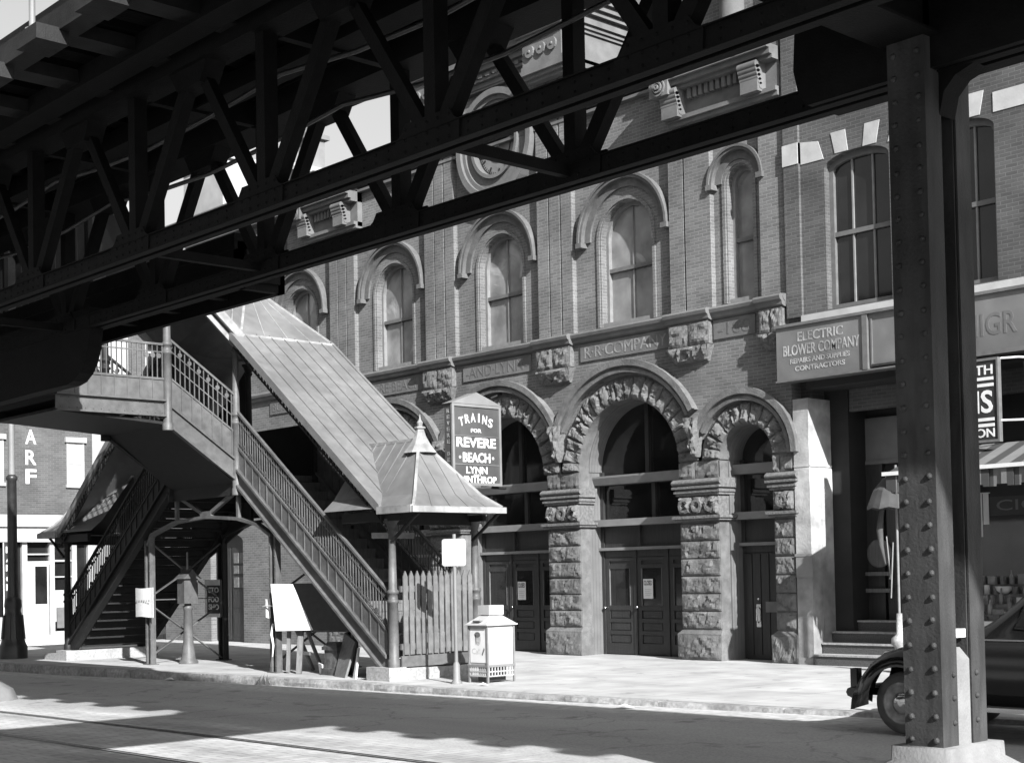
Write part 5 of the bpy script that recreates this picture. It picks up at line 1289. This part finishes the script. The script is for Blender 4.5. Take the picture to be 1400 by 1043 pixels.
b = B()
for k in range(6): b.box(-27.6 + k * .1, -27.55 + k * .1, 14.71, 14.712, 1.3, 1.33)
b.build('printed_line', LETG, o)
hb = thing('billboard', 'large white panel under the right stair flight, stair shadow coloured dark on it', 'billboard', (-21.8, 15.4, .75))
b = B(); b.hexa([(-22.4, 14.72, .78), (-20.5, 15.85, .78), (-20.5, 15.88, .78), (-22.4, 14.75, .78), (-22.5, 14.68, 1.62), (-20.5, 15.85, 1.62), (-20.5, 15.88, 1.62), (-22.5, 14.71, 1.62)]); b.build('panel', IRON, hb)  # near-black colour stands in for the stair's shadow on the panel
b = B(); b.add([(-22.41, 14.7, .77), (-21.78, 15.075, .78), (-22.12, 14.88, 1.61), (-22.5, 14.665, 1.62), (-22.41, 14.706, .77), (-21.78, 15.081, .78), (-22.12, 14.886, 1.61), (-22.5, 14.671, 1.62)], [(0, 1, 2, 3), (7, 6, 5, 4), (0, 4, 5, 1), (1, 5, 6, 2), (2, 6, 7, 3), (3, 7, 4, 0)]); b.build('sunlit_part', PAPER, hb)  # white piece cut to the shape of the panel's sunlit end
b = B(); b.bar((-22.3, 15.15, .76), (-20.6, 15.86, .76), .05, .05); b.bar((-21.3, 15.6, 0), (-21.3, 15.6, 1.5), .05, .05); b.bar((-20.7, 15.86, 0), (-20.7, 15.86, 1.5), .05, .05); b.bar((-21.7, 15.3, 1.5), (-20.9, 15.7, 1.95), .06, .06); b.build('brace', WOODM, hb)
b = B(); b.bar((-22.33, 14.9, .02), (-22.42, 15.0, .86), .07, .05); b.bar((-22.02, 14.92, .0), (-22.18, 15.1, .86), .1, .05); b.bar((-22.4, 15.5, .02), (-22.4, 15.1, .86), .06, .05); b.bar((-22.1, 15.5, .02), (-22.14, 15.15, .86), .06, .05); b.bar((-22.5, 15.02, .84), (-21.95, 15.08, .86), .1, .05); b.bar((-22.35, 15.2, .35), (-22.05, 15.2, .35), .05, .06)
tag(b.build('sawhorse', WOODM), 'narrow wooden trestle stand beside the right lattice post', 'trestle')
card('poster', -22.86, -22.73, 14.78, 1.0, 1.35, 'small white card tied behind the right lattice post', .02)
b = B(); b.tube([(-22.95, 14.78, 1.2), (-22.8, 14.74, 1.22), (-22.5, 14.74, 1.22)], .012, 6); b.tube([(-22.62, 14.78, .9), (-22.64, 14.76, .7), (-22.6, 14.77, .5), (-22.62, 14.76, .3)], [.02, .03, .02, .01], 6); tag(b.build('rag', PAPER), 'strip of white rag knotted round the right lattice post', 'rag')
# stone box, carton and board under the flight
b = B(); b.box(-21.42, -20.93, 14.98, 15.3, 0, .12); b.box(-21.36, -20.99, 15.02, 15.26, .12, .44); b.box(-21.4, -20.95, 14.99, 15.29, .44, .5); b.hexa([(-21.38, 15.0, .5), (-20.97, 15.0, .5), (-20.97, 15.28, .5), (-21.38, 15.28, .5), (-21.32, 15.06, .58), (-21.05, 15.06, .58), (-21.05, 15.22, .58), (-21.32, 15.22, .58)])
tag(b.build('salt_box', mat('peeling_paint', .06, .7, .9, 9, stain=.6)), 'dark peeling metal box with moulded top and base under the stair flight', 'box')
b = B(); b.hexa([(-21.66, 15.12, 0), (-21.46, 15.05, 0), (-21.4, 15.2, 0), (-21.6, 15.26, 0), (-21.68, 15.1, .2), (-21.46, 15.03, .18), (-21.4, 15.19, .17), (-21.61, 15.25, .2)]); tag(b.build('carton', PAPER), 'small white crumpled carton left of the dark peeling box', 'carton')
b = B(); b.hexa([(-20.85, 14.86, 0), (-20.35, 14.72, 0), (-20.34, 14.76, 0), (-20.84, 14.9, 0), (-21.0, 15.2, .74), (-20.5, 15.06, .6), (-20.49, 15.1, .6), (-20.99, 15.24, .74)]); tag(b.build('board', WOODM), 'grey board leaning against the foot of the stair stringer', 'board')
b = B(); b.hexa([(-20.2, 14.78, 0), (-20.05, 14.72, 0), (-20.04, 14.75, 0), (-20.19, 14.81, 0), (-20.35, 15.0, .5), (-20.3, 14.98, .5), (-20.29, 15.01, .5), (-20.34, 15.03, .5)]); tag(b.build('plank', PAPER), 'narrow white plank beside the leaning grey board', 'plank')
# upright sign on the rear trestle post
us = thing('panel_sign', 'upright black and white STO FOO SHO sign hung on the rear left trestle post', 'sign', (-27.5, 16.5, .9))
b = B(); b.box(-27.78, -27.18, 16.44, 16.5, .92, 1.72); bd = b.build('board', SIGNB, us)
b = B(); b.box(-27.78, -27.18, 16.43, 16.44, 1.6, 1.72); b.box(-27.78, -27.7, 16.43, 16.44, .92, 1.6); b.box(-27.7, -27.18, 16.43, 16.44, .92, 1.0); b.build('border', LETW, us)
for s_, z in (('STO', 1.5), ('FOO', 1.3), ('SHO', 1.14)): text(s_, (-27.43, 16.44, z), .12, .42, LETW, bd, bold=.03)
# litter
for k, (lx_, ly_, s_, lb) in enumerate(((-17.0, 14.9, .1, 'small scrap of paper on the pavement right of the CARS sign post'), (-13.2, 14.02, .14, 'torn newspaper sheet in the gutter right of the open pavement'), (-24.6, 13.78, .12, 'pale rag of paper in the gutter in front of the arched trestle'), (-12.0, 17.5, .09, 'tiny paper scrap on the pavement before the stoop'))):
    b = B(); z_ = .006 if ly_ > kerbY(lx_) else streetZ(lx_) + .01
    b.add([(lx_ - s_, ly_ - s_ * .5, z_), (lx_ + s_ * .8, ly_ - s_ * .6, z_ + .02), (lx_ + s_, ly_ + s_ * .4, z_ + .005), (lx_, ly_ + s_ * .1, z_ + .05), (lx_ - s_ * .7, ly_ + s_ * .6, z_ + .01)], [(0, 1, 3), (1, 2, 3), (2, 4, 3), (4, 0, 3)])
    tag(b.build('paper_scrap', PAPER), lb, 'litter')
rl = random.Random(5)
b = B()
for k in range(7):
    a = k * .9; b.add([(-21.55 + .2 * math.cos(a), 13.88 + .08 * math.sin(a), -.12), (-21.55 + .25 * math.cos(a + .6), 13.86 + .1 * math.sin(a + .6), -.11), (-21.5 + .1 * math.cos(a + .3), 13.87, .0 + .02 * k)], [(0, 1, 2)])
tag(b.build('crumpled_paper', PAPER), 'crumpled newspaper lying in the gutter below the stair flight', 'litter')
# dark sedan parked at the right
car = thing('parked_car', 'dark 1930s sedan with rounded rear fender parked behind the steel column', 'car', (-6.88, 14.1, -.05))
CX, CY, CZ = -6.88, 14.1, -.05     # tail at x=-8.35, nose to the right
prof = [(-2.0, .30, .42, .60), (-1.9, .55, .36, .72), (-1.6, .62, .32, .86), (-1.15, .66, .30, 1.02), (-.75, .68, .28, 1.2), (-.42, .69, .28, 1.56), (-.05, .69, .28, 1.74), (.35, .69, .28, 1.78), (.85, .66, .28, 1.68), (1.12, .6, .28, 1.2), (1.3, .5, .3, 1.05), (1.9, .42, .34, 1.0), (2.3, .3, .4, .9), (2.42, .18, .45, .75)]
def car_pt(i, k, n=24):
    x, hw_, zb, zt = prof[i]
    t = k / n; zbelt = min(zt, 1.02)
    if t < .5:   # near side up to belt, 0..0.5 ; mirrored after
        pass
    # closed loop: bottom near -> side -> belt -> roof -> other side
    pts = [(-hw_ * .8, zb), (-hw_ * .97, zb + .05), (-hw_ * 1.02, (zb + zbelt) / 2), (-hw_, zbelt - .03), (-hw_ * .97, zbelt), (-hw_ * .9, zbelt + (zt - zbelt) * .45), (-hw_ * .8, zbelt + (zt - zbelt) * .8), (-hw_ * .55, zt - .015), (0, zt)]
    pts = pts + [(-a, c) for a, c in pts[-2::-1]]
    return [(CX + x, CY + a, CZ + c) for a, c in pts]
b = B(); rings = [car_pt(i, 0) for i in range(len(prof))]; n = len(rings[0])
vs = sum(rings, []); b.add(vs, [(j * n + k, (j + 1) * n + k, (j + 1) * n + (k + 1) % n, j * n + (k + 1) % n) for j in range(len(prof) - 1) for k in range(n)], True); b.add(rings[0], [tuple(range(n))]); b.add(rings[-1], [tuple(range(n))])
bo = b.build('body', CARP, car)
sm_ = bo.modifiers.new('smooth', 'SUBSURF'); sm_.levels = 2; sm_.render_levels = 2
def body_side(x, z, s):   # half width of the body flank at (x, z)
    for (xa, ha, ba, ta), (xb, hb_, bb_, tb) in zip(prof, prof[1:]):
        if xa <= x <= xb:
            t = (x - xa) / (xb - xa); h_ = ha + (hb_ - ha) * t; zt = ta + (tb - ta) * t; zbelt = min(zt, 1.02)
            if z <= zbelt: return h_
            q = (z - zbelt) / max(.01, zt - zbelt); return h_ * (.97 - .07 * min(1, q / .45) - max(0, q - .45) * .3)
    return .5
def side_patch(b, poly, s, off):
    b.add([(CX + x, CY + s * (body_side(x, z, s) + off), CZ + z) for x, z in poly], [tuple(range(len(poly)))])
for s in (-1, 1):
    for nm, poly in (('quarter_window', [(-.44, 1.14), (-.12, 1.11), (-.08, 1.5), (-.22, 1.5), (-.36, 1.36)]), ('side_window', [(.0, 1.1), (.42, 1.1), (.42, 1.54), (.03, 1.54)]), ('side_window', [(.5, 1.1), (.92, 1.1), (.78, 1.48), (.5, 1.54)])):
        ccx = sum(p[0] for p in poly) / len(poly); ccz = sum(p[1] for p in poly) / len(poly)
        b = B(); side_patch(b, [(ccx + (x - ccx) * 1.13, ccz + (z - ccz) * 1.13) for x, z in poly], s, .012); o = b.build(nm, CHROME, car)
        b = B(); side_patch(b, poly, s, .016); b.build('pane', GLASSD, o)
    b = B()
    pts = [(CX + x, CY + s * (body_side(x, 1.0, s) + .014), CZ + 1.0) for x in (-.8, -.5, -.2, .35, .75, 1.05, 1.3, 1.9, 2.3)]; b.tube(pts, .012, 6); b.build('belt_moulding', CHROME, car)
    for x in (-.06, .46): b = B(); b.bar((CX + x, CY + s * .705, CZ + .36), (CX + x, CY + s * .7, CZ + 1.0), .006, .008); b.build('door_seam', FRAME, car)
    b = B(); b.box(CX - 1.0, CX + 1.0, CY + s * .62, CY + s * .86, CZ + .3, CZ + .34); b.build('running_board', RUBBER, car)
    b = B(); b.box(CX - 1.0, CX + 1.0, CY + s * .855, CY + s * .87, CZ + .3, CZ + .345); b.build('running_board_trim', CHROME, car)
    for wx in (-1.68, 1.5):
        b = B(); RW = .33; yo = CY + s * .72
        b.lathe([(.2, -.085), (.27, -.085), (.315, -.06), (.33, -.02), (.33, .02), (.315, .06), (.27, .085), (.2, .085)], (CX + wx, yo, CZ + RW), 28, 'y', cap=False); wo = b.build('wheel', RUBBER, car)
        b = B(); b.lathe([(.205, -.05 * s), (.22, .088 * s), (.2, .09 * s), (.17, .06 * s), (.12, .05 * s)], (CX + wx, yo, CZ + RW), 28, 'y'); b.build('rim', LETG, wo)
        b = B(); b.lathe([(.12, .05 * s), (.115, .075 * s), (.08, .095 * s), (.03, .105 * s)], (CX + wx, yo, CZ + RW), 20, 'y'); b.build('hub_cap', CHROME, wo)
        # pontoon fender: profile swept over the wheel
        b = B(); rowsf = []; m_ = 16
        for q in range(m_ + 1):
            a = math.radians(-8 + 196 * q / m_)
            r = .45; cxw, czw = CX + wx, CZ + .36
            px_ = cxw - (r + (.1 if q < 6 else 0) * (1 - q / 6)) * math.cos(a) * (1.08); pz = czw + r * 1.12 * math.sin(a)
            inn = CY + s * .45; outw = CY + s * .86
            rowsf.append([(px_, inn, pz), (px_, CY + s * .6, pz + .05), (px_, CY + s * .76, pz + .03), (px_, outw, pz - .05), (cxw - (r - .11) * math.cos(a) * 1.04, outw + s * .012, czw + (r - .11) * 1.04 * math.sin(a))])
        vs = sum(rowsf, []); b.add(vs, [(q * 5 + k, (q + 1) * 5 + k, (q + 1) * 5 + k + 1, q * 5 + k + 1) for q in range(m_) for k in range(4)], True)
        fo = b.build('fender', CARP, car)
b = B(); b.tube([(CX - 2.3, CY - .8, CZ + .42), (CX - 2.38, CY - .5, CZ + .42), (CX - 2.4, CY, CZ + .42), (CX - 2.38, CY + .5, CZ + .42), (CX - 2.3, CY + .8, CZ + .42)], .055, 8)
for y in (-.55, .55): b.box(CX - 2.39, CX - 1.85, CY + y - .03, CY + y + .03, CZ + .38, CZ + .46); b.box(CX - 2.44, CX - 2.36, CY + y - .05, CY + y + .05, CZ + .34, CZ + .66)
b.build('bumper', CARP, car)
b = B(); b.hexa([(CX - 2.05, CY - .62, CZ + .26), (CX - 1.15, CY - .56, CZ + .3), (CX - 1.15, CY + .56, CZ + .3), (CX - 2.1, CY + .52, CZ + .3), (CX - 1.95, CY - .5, CZ + .78), (CX - 1.15, CY - .56, CZ + .92), (CX - 1.15, CY + .56, CZ + .92), (CX - 1.95, CY + .5, CZ + .78)]); b.build('tail_panel', CARP, car)
b = B(); b.lathe([(.02, 0), (.05, -.03), (.055, -.08), (.04, -.1)], (CX - 1.85, CY - .66, CZ + .82), 10, 'x'); b.build('tail_lamp', CHROME, car)
b = B(); b.box(CX + 2.3, CX + 2.46, CY - .7, CY + .7, CZ + .38, CZ + .46); b.build('bumper', CHROME, car)
